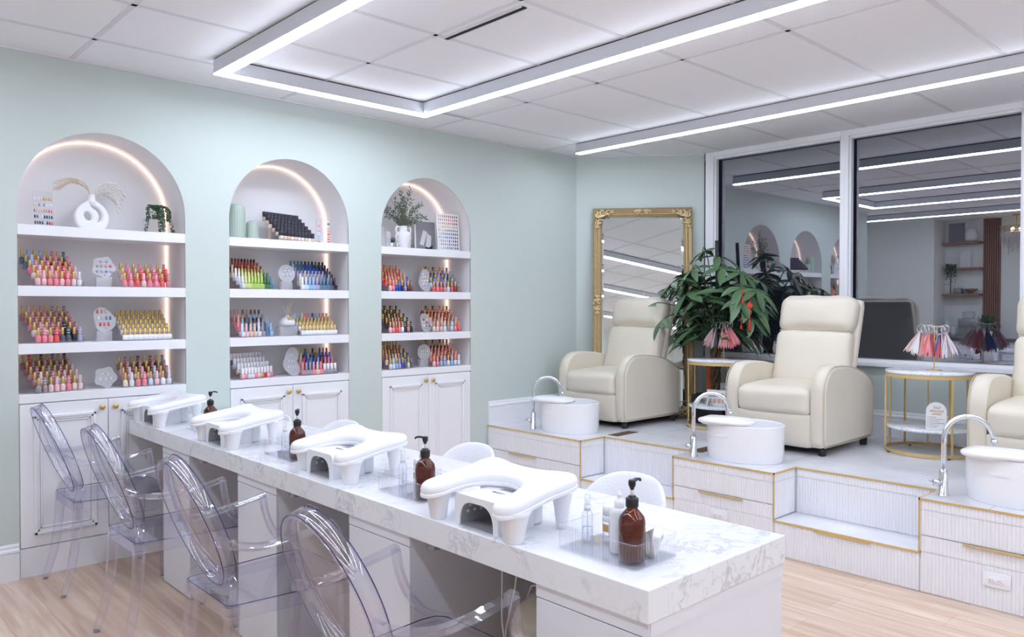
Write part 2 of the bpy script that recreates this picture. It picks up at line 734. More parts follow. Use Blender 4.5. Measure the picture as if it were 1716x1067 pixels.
def arc(cx_, cz, r, a0, a1, n):
    return [(cx_ + r * math.cos(math.radians(a0 + (a1 - a0) * i / n)), cz + r * math.sin(math.radians(a0 + (a1 - a0) * i / n))) for i in range(n + 1)]

# ---------------------------------------------------------------- room shell
W = 4.7445            # plane of the wall with the arches
CZ = 2.776            # ceiling height
XW = 5.955             # window wall
XP = 4.16             # front of the raised platform
PT = 0.471            # platform top
WX, SY = -1.5, -3.5   # walls behind the camera
ARCH = [(0.893, 1.757), (2.026, 2.874), (3.145, 3.980)]
A2 = Vector((5.225, 4.745, 0))
B2 = Vector((5.972, 3.880, 0))
WD = (B2 - A2).normalized()
WN = Vector((WD.y, -WD.x, 0))
if WN.x > 0:
    WN = -WN


def arch_loop(x0, x1, zb):
    r = (x1 - x0) / 2
    zc = 2.397 - r
    return [(x0, zb), (x1, zb)] + arc((x0 + x1) / 2, zc, r, 0, 180, 40)


f = MB()
f.box((-1.6, -3.6, -0.05), (6.3, 5.65, 0.0))
struct(f.build('floor', 'floor_planks'))
c = MB()
c.box((-1.6, -3.6, CZ), (6.3, 5.65, CZ + 0.05))
struct(c.build('ceiling', 'ceiling_tile'))
g = MB()
for k in range(-2, 5):
    x = 3.585 - 1.2155 * k
    if -1.5 < x < 6.0:
        g.box((x - 0.012, SY, CZ - 0.003), (x + 0.012, 5.5, CZ + 0.001))
for k in range(-1, 14):
    y = 4.307 - 0.609 * k
    if SY < y < 5.5:
        g.box((WX, y - 0.012, CZ - 0.003), (XW, y + 0.012, CZ + 0.001))
struct(g.build('trim_1', 'ceiling_bar'))
g = MB()
g.box((0.6, W - 0.02, CZ - 0.012), (A2.x, W - 0.0005, CZ - 0.0005))
q = A2 + WN * 0.01 + Vector((0, 0, CZ - 0.006))
g.sweep([q, q + WD * 1.125], 0.02, 0.011)
struct(g.build('trim_2', 'ceiling_bar'))

loops = [[(0.6, 0.0), (5.225, 0.0), (5.225, CZ), (0.6, CZ)]]
loops = []
# the lower edge is open where a cabinet stands, so trace the outline around the arches
out = [(0.6, 0.0)]
for x0, x1 in ARCH:
    lp = arch_loop(x0, x1, 0.0)
    up = lp[2:]
    out += [(x0, 0.0)] + list(reversed(up)) + [(x1, 0.0)]
out += [(5.225, 0.0), (5.225, CZ), (0.6, CZ)]
me = plate([out], 0.006, basis((0, W + 0.003, 0), (1, 0, 0), (0, 0, 1)))
wall = link_mesh('wall_left', me, 'wall_paint')
struct(wall)
ret = MB()
ret.box((0.594, W, 0), (0.6, 5.5, CZ))
struct(ret.build('wall_return', 'wall_paint'))
ret = MB()
ret.box((-1.0, 5.5, 0), (0.6, 5.55, CZ))
struct(ret.build('wall_passage', 'back_paint'))
ret = MB()
ret.box((-1.05, 4.38, 0), (-1.0, 5.5, CZ))
ret.box((WX, 4.38, 0), (-1.05, 4.43, CZ))
struct(ret.build('wall_entrance', 'back_paint'))
ret = MB()
ret.box((WX - 0.05, SY, 0), (WX, 4.43, CZ))
struct(ret.build('wall_back', 'back_paint'))
ret = MB()
ret.box((WX, SY - 0.05, 0), (6.3, SY, CZ))
struct(ret.build('wall_far', 'back_paint'))
ret = MB()
q0 = A2 - WN * 0.025
ret.sweep([q0 + Vector((0, 0, CZ / 2)) - WD * 0.0, q0 + Vector((0, 0, CZ / 2)) + WD * 1.13], 0.05, CZ, up=(0, 0, 1))
struct(ret.build('wall_corner', 'wall_paint'))

# window wall: low wall, then the windows
YW = [3.812, 2.632, 1.428, 0.22, -0.98]
ret = MB()
ret.box((XW, -3.5, 0), (XW + 0.3, 3.90, 0.985))
ret.box((XW, -3.5, 0.985), (XW + 0.3, YW[-1] - 0.045, CZ))
struct(ret.build('wall_right', 'wall_paint'))
for i in range(4):
    y1, y0 = YW[i], YW[i + 1]
    wf = MB()
    e = 0.044
    # front frame of stepped bars; each window carries half of the posts beside it; the glass runs behind
    for yy, sg_ in ((y1, -1), (y0, 1)):
        a, b = sorted((yy, yy + sg_ * e))
        wf.box((XW + 0.0, a, 0.985), (XW + 0.045, b, CZ - 0.001))
        a, b = sorted((yy, yy + sg_ * (e - 0.014)))
        wf.box((XW - 0.02, a, 0.985), (XW + 0.0, b, CZ - 0.001))
    if i == 0:
        wf.box((XW - 0.02, y1, 0.985), (XW + 0.05, y1 + 0.05, CZ - 0.001))
    wf.box((XW - 0.02, y0 + e - 0.014, CZ - 0.045), (XW + 0.0, y1 - e + 0.014, CZ - 0.001))
    wf.box((XW + 0.0, y0 + e, CZ - 0.064), (XW + 0.05, y1 - e, CZ - 0.001))
    wf.box((XW - 0.045, y0, 0.985), (XW + 0.12, y1, 1.012))
    wf.box((XW + 0.0, y0 + e, 1.012), (XW + 0.05, y1 - e, 1.036))
    w = struct(wf.build('window_%d' % (i + 1), 'white_paint', bevel=0.002))
    gp = MB()
    gp.box((XW + 0.072, y0, 1.0125), (XW + 0.075, y1 + (0.10 if i == 0 else -0.0005), CZ - 0.001))
    gp.build('window_pane', 'window_glass', w)


def base_profile():
    return [(0, 0), (0.016, 0), (0.016, 0.135), (0.012, 0.14), (0.020, 0.148), (0.020, 0.158), (0.010, 0.168), (0.010, 0.180), (0.005, 0.19), (0, 0.19)]


def baseboard(name, p, q, n, z=0.0):
    """p,q: plan points; n: plan direction into the room"""
    b = MB()
    pr = base_profile()
    vs_ = []
    for P_ in (p, q):
        for (o, h) in pr:
            vs_.append((P_[0] + n[0] * o, P_[1] + n[1] * o, z + h))
    k = len(pr)
    fs = [tuple(range(k)), tuple(reversed(range(k, 2 * k)))] + [(i, (i + 1) % k, k + (i + 1) % k, k + i) for i in range(k)]
    b._add(vs_, fs)
    return struct(b.build(name, 'white_paint'))


baseboard('baseboard_left', (0.6, W), (0.887, W), (0, -1))
baseboard('baseboard_arches', (1.763, W), (2.02, W), (0, -1))
baseboard('baseboard_arches', (2.88, W), (3.139, W), (0, -1))
baseboard('baseboard_platform', (4.166, W), (5.215, W), (0, -1), PT)
baseboard('baseboard_corner', (A2.x, A2.y), (B2.x, B2.y), (WN.x, WN.y), PT)
baseboard('baseboard_window', (XW, 3.84), (XW, -2.0), (-1, 0), PT)
baseboard('baseboard_entrance', (-1.0, 4.40), (-1.0, 5.49), (1, 0))

# ---------------------------------------------------------------- niches, cabinets, shelves
ND = 0.30
ANAME = ['left', 'middle', 'right']
SHELF_Z = [1.865, 1.542, 1.235]
for ai, (x0, x1) in enumerate(ARCH):
    xm = (x0 + x1) / 2
    r = (x1 - x0) / 2
    zc = 2.397 - r
    n = MB()
    prof = [(x0, 0.92)] + [(x0, zc)] + list(reversed(arc(xm, zc, r, 0, 180, 40)))[1:] + [(x1, 0.92)]
    vs_ = [(x, W, z) for x, z in prof] + [(x, W + ND, z) for x, z in prof]
    k = len(prof)
    n._add(vs_, [(i, i + 1, k + i + 1, k + i) for i in range(k - 1)] + [tuple(range(k, 2 * k))], 0, False)
    o = n.build('niche_lining', 'niche_paint', wall)
    # warm led ribbon around the back edge
    d = MB()
    rr = r - 0.012
    pts = [(x0 + 0.012, W + ND - 0.015, 0.975), (x0 + 0.012, W + ND - 0.015, zc)]
    pts += [(x, W + ND - 0.015, z) for x, z in reversed(arc(xm, zc, rr, 0, 180, 40))][1:]
    pts += [(x1 - 0.012, W + ND - 0.015, 0.975)]
    d.sweep(pts, 0.010, 0.010, up=(0, 1, 0))
    tag(d.build('led_ribbon', 'led_warm'), 'warm white light ribbon tucked around the back edge of the %s arch' % ANAME[ai], 'light strip')
    # shelves and counter
    for si, z in enumerate(SHELF_Z + [0.967]):
        s = MB()
        th = 0.055 if si < 3 else 0.047
        s.box((x0 + 0.0005, W - 0.002, z - th), (x1 - 0.0005, W + ND - 0.026, z))
        nm = ('top', 'second', 'third', 'bottom')[si]
        tag(s.build('display_shelf', 'white_paint', bevel=0.0015),
            ('thick white %s shelf of the %s arch' % (nm, ANAME[ai])) if si < 3 else 'white ledge above the cabinet doors in the %s arch' % ANAME[ai], 'shelf')
    # cabinet
    t = thing('built_in_cabinet', 'white two-door cabinet with brass knobs below the %s arch' % ANAME[ai], 'cabinet', (xm, W, 0))
    hw = r - 0.0005
    b = MB()
    b.box((-hw, 0.012, 0.0), (hw, ND, 0.918))
    b.build('cabinet_body', 'white_paint', t)
    b = MB()
    b.box((-hw, -0.001, 0.0), (hw, 0.012, 0.152))
    b.build('toe_kick', 'white_paint', t)
    for s in (-1, 1):
        xa, xb = (-hw + 0.002, -0.0015) if s < 0 else (0.0015, hw - 0.002)
        b = MB()
        b.box((xa, -0.003, 0.157), (xb, 0.012, 0.914))
        m0, m1 = xa + 0.062, xb - 0.062
        for ins, ww, hh in ((0, 0.016, 0.014), (0.014, 0.014, 0.009), (0.030, 0.010, 0.006)):
            u0, u1, w0, w1 = m0 + ins, m1 - ins, 0.157 + 0.062 + ins, 0.914 - 0.062 - ins
            b.box((u0, -0.003 - hh, w0), (u0 + ww, -0.003, w1))
            b.box((u1 - ww, -0.003 - hh, w0), (u1, -0.003, w1))
            b.box((u0, -0.003 - hh, w0), (u1, -0.003, w0 + ww))
            b.box((u0, -0.003 - hh, w1 - ww), (u1, -0.003, w1))
        d = b.build('door', 'white_paint', t, bevel=0.0035)
        kx = s * 0.034
        b = MB()
        b.lathe([(0.005, 0.0), (0.005, -0.012), (0.014, -0.014), (0.0155, -0.018), (0.0145, -0.022), (0.0, -0.0225)], (kx, -0.003, 0.872), 20, axis='y')
        b.build('knob', 'brass_knob', d)

# ---------------------------------------------------------------- ceiling lights
LZ0, LZ1 = 2.696, 2.768


def light_bars(name, label, bars, glints=()):
    t = thing(name, label, 'ceiling light', (bars[0][0], bars[0][1], CZ))
    ox, oy = bars[0][0], bars[0][1]
    b, gp, d = MB(), MB(), MB()
    for (x0, y0, x1, y1) in bars:
        b.box((x0 - ox, y0 - oy, LZ0 - CZ), (x1 - ox, y1 - oy, LZ1 - CZ))
        gp.box((x0 - ox + 0.006, y0 - oy + 0.006, LZ1 - CZ), (x1 - ox - 0.006, y1 - oy - 0.006, -0.0005))
        d.box((x0 - ox + 0.001, y0 - oy + 0.001, LZ0 - CZ - 0.007), (x1 - ox - 0.001, y1 - oy - 0.001, LZ0 - CZ))
    b.build('housing', 'lamp_white', t)
    gp.build('shadow_strip', 'shadow_gap', t)  # dark strip: the shade in the gap under the ceiling, put in as colour
    d.build('diffuser', 'led_white', t)
    for (x, y) in glints:
        j = MB()
        j.box((x - ox - 0.0015, y - oy - 0.002, LZ0 - CZ + 0.001), (x - ox, y - oy + 0.002, LZ0 - CZ + 0.022))
        j.build('seam_glint', 'white_paint', t)  # white sliver standing in for the glint at a housing seam
    return t


light_bars('linear_light', 'long white U-shaped linear ceiling light, brightest and nearest, over the manicure desk',
           [(1.717, -3.0, 1.777, 4.212), (1.777, 4.152, 3.080, 4.212), (3.080, -3.0, 3.140, 4.212)], [(3.080, 2.36)])
light_bars('linear_light', 'single straight white linear ceiling light over the pedicure chairs', [(4.79, -3.0, 4.85, 4.36)], [(4.79, 1.86)])
light_bars('linear_light', 'straight linear ceiling light seen only as the lowest line reflected in the window', [(0.17, -3.0, 0.23, 5.0)])

for k, (x0, y0, x1, y1, lab) in enumerate(((2.425, 2.53, 2.453, 3.10, 'dark slot air vent between ceiling tiles inside the U-shaped light'),
                                        (3.335, 4.275, 3.60, 4.300, 'short slot air vent in the ceiling just past the light corner'))):
    b = MB()
    b.box((x0, y0, CZ - 0.005), (x1, y1, CZ - 0.001))
    t = tag(b.build('slot_vent', 'lamp_white' if k else 'vent_slot'), lab, 'air vent')
    b = MB()
    if k == 0:
        b.box((x0 - 0.006, y0, CZ - 0.007), (x0, y1, CZ - 0.001))
        b.box((x1, y0, CZ - 0.007), (x1 + 0.004, y1, CZ - 0.001))
    else:
        b.box((x0, y1 - 0.006, CZ - 0.0065), (x1, y1 - 0.002, CZ - 0.005))
    b.build('vent_frame' if k == 0 else 'vent_gap', 'lamp_white' if k == 0 else 'vent_slot', t)

# ---------------------------------------------------------------- raised platform
UNITS = [(3.735, W - 0.003), (2.242, 2.940), (0.752, 1.453), (-0.745, -0.040)]
NOOKS = [(2.940, 3.735), (1.453, 2.242), (-0.040, 0.752), (-1.535, -0.745)]
NX = 4.42
ST = 0.200
YS = -2.0
plat = thing('pedicure_platform', 'raised platform with fluted white fronts, step niches and gold edging', 'platform', (XP, W, 0))


def L(p):
    return (p[0] - XP, p[1] - W, p[2])


b = MB()
poly = [(NX, YS), (XW - 0.002, YS), (XW - 0.002, 3.865), (B2.x - 0.018, B2.y), (A2.x - 0.004, A2.y - 0.004), (NX, W - 0.003)]
b.prism([(x - XP, y - W) for x, y in poly], PT - 0.012, PT)
for (y0, y1) in UNITS:
    b.box(L((XP + 0.002, y0 + 0.002, PT - 0.012)), L((NX, y1 - 0.002, PT)))
b.build('deck', 'deck_tiles', plat)
for (y0, y1) in NOOKS:
    b = MB()
    b.box(L((XP + 0.002, y0 + 0.006, ST - 0.012)), L((NX + 0.001, y1 - 0.006, ST)))
    b.build('step_tread', 'deck_tiles', plat)
b = MB()
b.box(L((NX + 0.012, YS, 0.0)), L((XW - 0.01, 3.8, PT - 0.014)))
for (y0, y1) in UNITS:
    b.box(L((XP + 0.012, y0 + 0.012, 0)), L((NX + 0.02, y1 - 0.012, PT - 0.014)))
for (y0, y1) in NOOKS:
    b.box(L((XP + 0.012, y0 - 0.013, 0)), L((NX + 0.02, y1 + 0.013, ST - 0.014)))
b.build('carcass', 'white_paint', plat)


def fluted(mb, p, q, z0, z1, nrm, pitch=0.0172, depth=0.0045):
    """ribbed strip from plan point p to q facing nrm"""
    p, q, nrm = Vector(p), Vector(q), Vector(nrm)
    Ln = (q - p).length
    k = max(2, round(Ln / pitch))
    t = (q - p) / k
    row = []
    for i in range(k):
        for (s, o) in ((0.0, 0.0), (0.12, 0.55), (0.3, 0.92), (0.5, 1.0), (0.7, 0.92), (0.88, 0.55)):
            row.append(p + t * (i + s) + nrm * depth * o)
    row.append(q.copy())
    m = len(row)
    vs_ = [(v.x, v.y, z0) for v in row] + [(v.x, v.y, z1) for v in row]
    bk = [p - nrm * 0.006, q - nrm * 0.006]
    vs_ += [(bk[0].x, bk[0].y, z0), (bk[0].x, bk[0].y, z1), (bk[1].x, bk[1].y, z0), (bk[1].x, bk[1].y, z1)]
    fs = [(i, i + 1, m + i + 1, m + i) for i in range(m - 1)]
    fs += [(2 * m, 0, m, 2 * m + 1), (m - 1, 2 * m + 2, 2 * m + 3, 2 * m - 1)]
    fs += [tuple([2 * m + 1] + list(range(m, 2 * m)) + [2 * m + 3])]
    mb._add(vs_, fs, 0, False)


XF = XP + 0.005 - XP
for ui, (y0, y1) in enumerate(UNITS):
    bands = [('upper_fluted_band', 0.416, 0.4625), ('fluted_panel', 0.289, 0.4145), ('lower_fluted_band', 0.0015, 0.2035)]
    for nm, z0, z1 in bands:
        b = MB()
        fluted(b, (XF, y0 - W + 0.006), (XF, y1 - W - (0.006 if ui else 0)), z0, z1, (-1, 0))
        b.build(nm, 'white_paint', plat)
    b = MB()
    fluted(b, (XF, y0 - W + 0.006), (XF, y1 - W - (0.006 if ui else 0)), 0.205, 0.285, (-1, 0))
    dr = b.build('drawer_front', 'white_paint', plat)
    hy = (y0 + y1) / 2 + (0.095 if ui == 0 else 0.0)
    b = MB()
    hl = 0.15
    b.box((XF - 0.018, hy - W - hl, 0.277), (XF - 0.010, hy - W + hl, 0.286))
    b.box((XF - 0.012, hy - W - hl, 0.277), (XF + 0.002, hy - W + hl, 0.280))
    b.build('pull_handle', 'gold', dr)
    # unit sides facing the niches
    for (yy, ny) in ((y0, -1), (y1, 1)):
        if ui == 0 and ny > 0:
            continue
        b = MB()
        for z0, z1 in ((0.205, 0.4145), (0.416, 0.4625)):
            fluted(b, (0.008, yy - W - ny * 0.005), (NX - XP, yy - W - ny * 0.005), z0, z1, (0, ny))
        b.build('side_panel', 'white_paint', plat)
for (y0, y1) in NOOKS:
    b = MB()
    for z0, z1 in ((0.201, 0.4145), (0.416, 0.4625)):
        fluted(b, (NX - XP + 0.006, y0 - W + 0.005), (NX - XP + 0.006, y1 - W - 0.005), z0, z1, (-1, 0))
    b.build('riser_panel', 'white_paint', plat)
    b = MB()
    fluted(b, (XF, y0 - W + 0.002), (XF, y1 - W - 0.002), 0.0015, 0.190, (-1, 0))
    fr = b.build('step_front', 'white_paint', plat)
    b = MB()
    ym = (y0 + y1) / 2 - W
    b.box((XF - 0.014, ym - 0.15, 0.183), (XF - 0.008, ym + 0.15, 0.190))
    b.build('pull_handle', 'gold', fr)
# gold edging
b = MB()
e, hgt = 0.004, 0.010
for ui, (y0, y1) in enumerate(UNITS):
    b.box(L((XP - e, y0 - e, PT - hgt + 0.001)), L((XP + 0.002, y1 + (e if ui else 0), PT + 0.001)))
    b.box(L((XP - e, y0 - e, PT - hgt + 0.001)), L((NX - e, y0 + 0.003, PT + 0.001)))
    b.box(L((XP - e, y0 - e, ST)), L((XP + 0.003, y0 + 0.003, PT - hgt)))
    if ui:
        b.box(L((XP - e, y1 - 0.003, PT - hgt + 0.001)), L((NX - e, y1 + e, PT + 0.001)))
        b.box(L((XP - e, y1 - 0.003, ST)), L((XP + 0.003, y1 + e, PT - hgt)))
for (y0, y1) in NOOKS:
    b.box(L((NX - e, y0 - e, PT - hgt + 0.001)), L((NX + 0.003, y1 + e, PT + 0.001)))
    b.box(L((XP - e, y0 - 0.002, ST - 0.010)), L((XP + 0.004, y1 + 0.002, ST + 0.001)))
b.build('gold_edging', 'gold', plat)


def outlet(loc, label):
    t = thing('wall_outlet', label, 'outlet', loc)
    b = MB()
    b.rbox((-0.006, -0.058, -0.036), (0.0, 0.058, 0.036), 0.0025, 2)
    b.build('cover_plate', 'white_plastic', t)
    b = MB()
    b.rbox((-0.0085, -0.034, -0.017), (-0.004, 0.034, 0.017), 0.001, 1)
    rc = b.build('receptacle', 'white_plastic', t)
    b = MB()
    for s in (-1, 1):
        b.box((-0.0092, s * 0.018 - 0.004, 0.003), (-0.008, s * 0.018 - 0.0, 0.0045))
        b.box((-0.0092, s * 0.018 - 0.004, -0.007), (-0.008, s * 0.018 - 0.0, -0.0055))
        b.cyl((-0.0092, s * 0.018 + 0.009, -0.001), (-0.008, s * 0.018 + 0.009, -0.001), 0.0022, n=8)
    b.build('socket_slots', 'print_dark', rc)


outlet((XP - 0.0005, 1.108, 0.143), 'white double outlet on the fluted front nearest the camera')
outlet((XP - 0.0005, 2.60, 0.155), 'white double outlet half hidden behind the marble desk top')

# brass floor grilles in the deck
for (x, y, lab) in ((4.62, 3.715, 'brown metal grille set in the platform by the far foot tub'),
                    (4.52, 2.93, 'brown metal grille set in the platform behind the middle tap')):
    b = MB()
    b.box((-0.13, -0.045, 0.0), (0.13, 0.045, 0.003))
    b.box((-0.12, -0.036, 0.003), (0.12, 0.036, 0.0035), 1)
    for k in range(9):
        b.box((-0.105 + k * 0.025, -0.03, 0.0035), (-0.095 + k * 0.025, 0.03, 0.005))
    tag(b.build('floor_grille', ['vent_brown', 'print_dark'], loc=(x, y, PT), rot=(0, 0, 0.05)), lab, 'floor vent')

# ---------------------------------------------------------------- manicure desk
DX0, DX1, DY0, DY1, DT = 1.424, 2.056, 1.072, W - 0.024, 0.790
BAY = [4.475, 3.560, 2.645, 1.730]           # bay centres
PED = [(3.838, 4.203), (2.920, 3.285), (2.008, 2.370), (1.078, 1.443)]
desk = thing('manicure_desk', 'long white manicure desk with marble top and four cabinet legs', 'desk', (DX0, DY0, 0))


def D(p):
    return (p[0] - DX0, p[1] - DY0, p[2])


b = MB()
b.box(D((DX0, DY0, 0.711)), D((DX1, DY1, DT)))
b.build('marble_top', 'marble', desk, bevel=0.0025)
ix = 1.434
for (y0, y1) in PED:
    b = MB()
    b.box(D((ix + 0.012, y0, 0.0)), D((DX1 - 0.008, y1, 0.7105)))
    pb = b.build('pedestal', 'desk_white', desk, bevel=0.001)
    b = MB()
    b.box(D((ix, y0 + 0.001, 0.004)), D((ix + 0.0115, y1 - 0.001, 0.672)))
    b.build('door', 'desk_white', pb, bevel=0.0015)
    b = MB()
    b.box(D((ix, y0, 0.675)), D((ix + 0.0115, y1, 0.710)))
    b.build('top_rail', 'desk_white', pb, bevel=0.001)
b = MB()
b.box(D((DX1 - 0.03, PED[-1][1], 0.0)), D((DX1 - 0.012, DY1 - 0.005, 0.7105)))
b.build('back_panel', 'desk_inner', desk)
b = MB()
b.box(D((ix + 0.004, PED[-1][0] - 0.003, 0.675)), D((DX1 - 0.008, PED[-1][0], 0.710)))
b.build('end_rail', 'desk_white', desk)
for y in (3.75, 2.84, 1.93):
    b = MB()
    b.rbox(D((ix + 0.02, y - 0.02, 0.680)), D((ix + 0.05, y + 0.02, 0.7105)), 0.002, 1)
    b.cyl(D((ix + 0.019, y, 0.693)), D((ix + 0.021, y, 0.693)), 0.005, n=10)
    b.build('mounting_bracket', 'steel', desk)

# bin and cables in the nearest bay
b = MB()
b.lathe([(0.105, 0.0), (0.125, 0.44), (0.133, 0.445), (0.133, 0.475), (0.125, 0.48), (0.125, 0.50), (0.120, 0.508), (0.085, 0.545), (0.04, 0.558), (0.0, 0.56)], n=40)
t = thing('waste_bin', 'cream round bin under the desk behind the nearest clear chair', 'bin', (1.70, 1.630, 0))
b.build('bin_body', 'bucket', t)
b = MB()
b.tube([(0, -0.127, 0.42), (0, -0.143, 0.47), (0, -0.10, 0.56), (0, 0, 0.59), (0, 0.10, 0.56), (0, 0.143, 0.47), (0, 0.127, 0.42)], 0.003, 6)
b.build('handle', 'cable', t)
b = MB()
b.tube([(0, 0, 0.0), (0.01, 0.01, -0.12), (0.0, 0.0, -0.25), (0.0, -0.03, -0.38), (0.02, -0.06, -0.45)], 0.003, 8, up=None)
tag(b.build('power_cord', 'cable', loc=(1.62, 1.78, 0.705)), 'white power cord hanging straight down under the nearest desk bay', 'cable')
b = MB()
b.tube([(0, 0, 0.0), (0.01, 0.03, -0.13), (0.02, 0.08, -0.27), (0.02, 0.10, -0.40), (0.03, 0.11, -0.45)], 0.003, 8, up=None)
tag(b.build('power_cord', 'cable', loc=(1.62, 1.70, 0.705)), 'white power cord slanting in front of the cream bin under the desk', 'cable')


# ---------------------------------------------------------------- clear chairs
def smooth(pts, n=6):
    """Catmull-Rom through pts"""
    pts = [Vector(p) for p in pts]
    out_ = []
    for i in range(len(pts) - 1):
        p0, p1, p2, p3 = pts[max(i - 1, 0)], pts[i], pts[i + 1], pts[min(i + 2, len(pts) - 1)]
        for k in range(n):
            t = k / n
            out_.append(0.5 * ((2 * p1) + (-p0 + p2) * t + (2 * p0 - 5 * p1 + 4 * p2 - p3) * t * t + (-p0 + 3 * p1 - 3 * p2 + p3) * t ** 3))
    out_.append(pts[-1])
    return out_


def lerp_list(vals, m):
    o = []
    for i in range(m):
        t = i / (m - 1) * (len(vals) - 1)
        k = min(int(t), len(vals) - 2)
        o.append(vals[k] + (vals[k + 1] - vals[k]) * (t - k))
    return o


def make_ghost_chair(loc, label):
    t = thing('clear_armchair', label, 'chair', loc)
    # oval back plane
    lo, hi = Vector((0.035, 0, 0.488)), Vector((-0.138, 0, 0.935))
    ax = (hi - lo).normalized()
    ctr = (lo + hi) / 2
    ha = (hi - lo).length / 2
    hb = 0.185
    nrm = Vector((ax.z, 0, -ax.x))

    def ov(a, s=1.0, off=0.0):
        bow = 0.018 * (1 - (math.sin(a)) ** 2)
        return ctr + ax * (ha * s * math.cos(a)) + Vector((0, 1, 0)) * (hb * s * math.sin(a)) + nrm * (off - 0.0 + bow * 0)
    N = 56
    ring = [ov(2 * PI * i / N) for i in range(N)]
    b = MB()
    # rim: a band 45 mm deep, 12 mm thick
    vs_ = []
    for i in range(N):
        a = 2 * PI * i / N
        rad = (ax * math.cos(a) / ha + Vector((0, 1, 0)) * math.sin(a) / hb).normalized()
        pc = ov(a)
        for (u, w) in ((0.0, -0.022), (0.0, 0.022), (-0.007, 0.026), (-0.014, 0.022), (-0.014, -0.022), (-0.007, -0.026)):
            vs_.append(pc + rad * u + nrm * w)
    fs = []
    for i in range(N):
        k = (i + 1) % N
        for j in range(6):
            l = (j + 1) % 6
            fs.append((i * 6 + j, i * 6 + l, k * 6 + l, k * 6 + j))
    b._add(vs_, fs, 0, True)
    b.build('back_rim', 'ghost_rim', t)
    b = MB()
    for w in (-0.023, 0.023):
        b.tube([ov(2 * PI * i / N, 1.0, w) for i in range(N)], 0.0016, 6, closed=True)
    b.build('rim_edge', 'ghost_edge', t)
    b = MB()

    def pf(u, v):
        a = 2 * PI * u
        s = v * 0.93
        return ctr + ax * (ha * s * math.cos(a)) + Vector((0, 1, 0)) * (hb * s * math.sin(a)) - nrm * (0.020 * (1 - s * s))
    b.quadgrid(pf, N, 8)
    b.build('back_panel', 'ghost', t)
    # seat
    b = MB()
    oy = [(-0.02, 0.170), (-0.005, 0.186), (0.10, 0.198), (0.25, 0.212), (0.38, 0.222), (0.425, 0.215), (0.448, 0.19), (0.456, 0.10)]
    out_ = [(x, y) for x, y in oy] + [(x, -y) for x, y in reversed(oy)]
    b.prism(out_, 0.452, 0.460)
    b.build('seat', 'ghost', t)
    b = MB()
    n_ = len(out_)
    ins = [(x * 0.985 + 0.003, y * 0.975) for x, y in out_]
    for i in range(n_):
        k = (i + 1) % n_
        b._add([(*out_[i], 0.451), (*out_[k], 0.451), (*out_[k], 0.412), (*out_[i], 0.412)], [(0, 1, 2, 3)])
        b._add([(*ins[i], 0.451), (*ins[k], 0.451), (*ins[k], 0.412), (*ins[i], 0.412)], [(3, 2, 1, 0)])
        b._add([(*out_[i], 0.412), (*out_[k], 0.412), (*ins[k], 0.412), (*ins[i], 0.412)], [(0, 1, 2, 3)])
    b.build('seat_apron', 'ghost_rim', t)
    b = MB()
    b.tube([(x, y, 0.4605) for x, y in out_], 0.0016, 6, closed=True)
    b.build('seat_edge', 'ghost_edge', t)
    for s in (-1, 1):
        # supports from the oval down to the seat corners
        b = MB()
        p = smooth([ov(PI - s * 0.62) - Vector((0, 0, 0.005)), (0.020, s * 0.135, 0.500), (0.004, s * 0.158, 0.472), (0.0, s * 0.166, 0.420)], 4)
        b.sweep(p, lerp_list([0.030, 0.040, 0.044, 0.040], len(p)), lerp_list([0.022, 0.026, 0.030, 0.034], len(p)), up=(1, 0, 0.2), round_=0.35)
        b.build('back_support', 'ghost_rim', t)
        # rear leg, sabre curve
        b = MB()
        p = smooth([(0.0, s * 0.166, 0.452), (-0.004, s * 0.170, 0.36), (-0.018, s * 0.174, 0.22), (-0.042, s * 0.178, 0.10), (-0.070, s * 0.182, 0.006)], 5)
        b.sweep(p, lerp_list([0.044, 0.042, 0.038, 0.033, 0.026], len(p)), lerp_list([0.044, 0.040, 0.036, 0.032, 0.026], len(p)), up=(1, 0, 0), round_=0.3)
        lg = b.build('leg', 'ghost_rim', t)
        b = MB()
        b.cyl((-0.0715, s * 0.182, 0.0), (-0.0710, s * 0.182, 0.007), 0.011, 0.012, 12)
        b.build('foot_pad', 'print_grey', lg)
        # front leg
        b = MB()
        p = smooth([(0.412, s * 0.190, 0.452), (0.410, s * 0.190, 0.30), (0.405, s * 0.189, 0.15), (0.400, s * 0.188, 0.006)], 4)
        b.sweep(p, lerp_list([0.044, 0.040, 0.034, 0.026], len(p)), lerp_list([0.044, 0.040, 0.034, 0.026], len(p)), up=(1, 0, 0), round_=0.3)
        lg = b.build('leg', 'ghost_rim', t)
        b = MB()
        b.cyl((0.400, s * 0.188, 0.0), (0.400, s * 0.188, 0.007), 0.011, 0.012, 12)
        b.build('foot_pad', 'print_grey', lg)
        # arm: out from the oval, forward, then down to the seat front
        b = MB()
        p = smooth([(-0.062, s * 0.178, 0.688), (-0.02, s * 0.210, 0.668), (0.06, s * 0.246, 0.655), (0.16, s * 0.262, 0.662), (0.25, s * 0.266, 0.676), (0.318, s * 0.266, 0.690)], 6)
        b.sweep(p, 0.034, lerp_list([0.030, 0.024, 0.020, 0.018, 0.018, 0.018], len(p)), up=(0, 0, 1), round_=0.35)
        b.build('arm_rest', 'ghost_rim', t)
        b = MB()
        p = smooth([(0.312, s * 0.266, 0.684), (0.322, s * 0.262, 0.62), (0.345, s * 0.250, 0.55), (0.385, s * 0.234, 0.49), (0.430, s * 0.218, 0.462), (0.470, s * 0.20, 0.455)], 6)
        b.sweep(p, lerp_list([0.034, 0.034, 0.036, 0.040, 0.044, 0.040], len(p)), lerp_list([0.020, 0.020, 0.022, 0.024, 0.022, 0.014], len(p)), up=(1, 0, 1), round_=0.35)
        b.build('arm_support', 'ghost_rim', t)
    return t


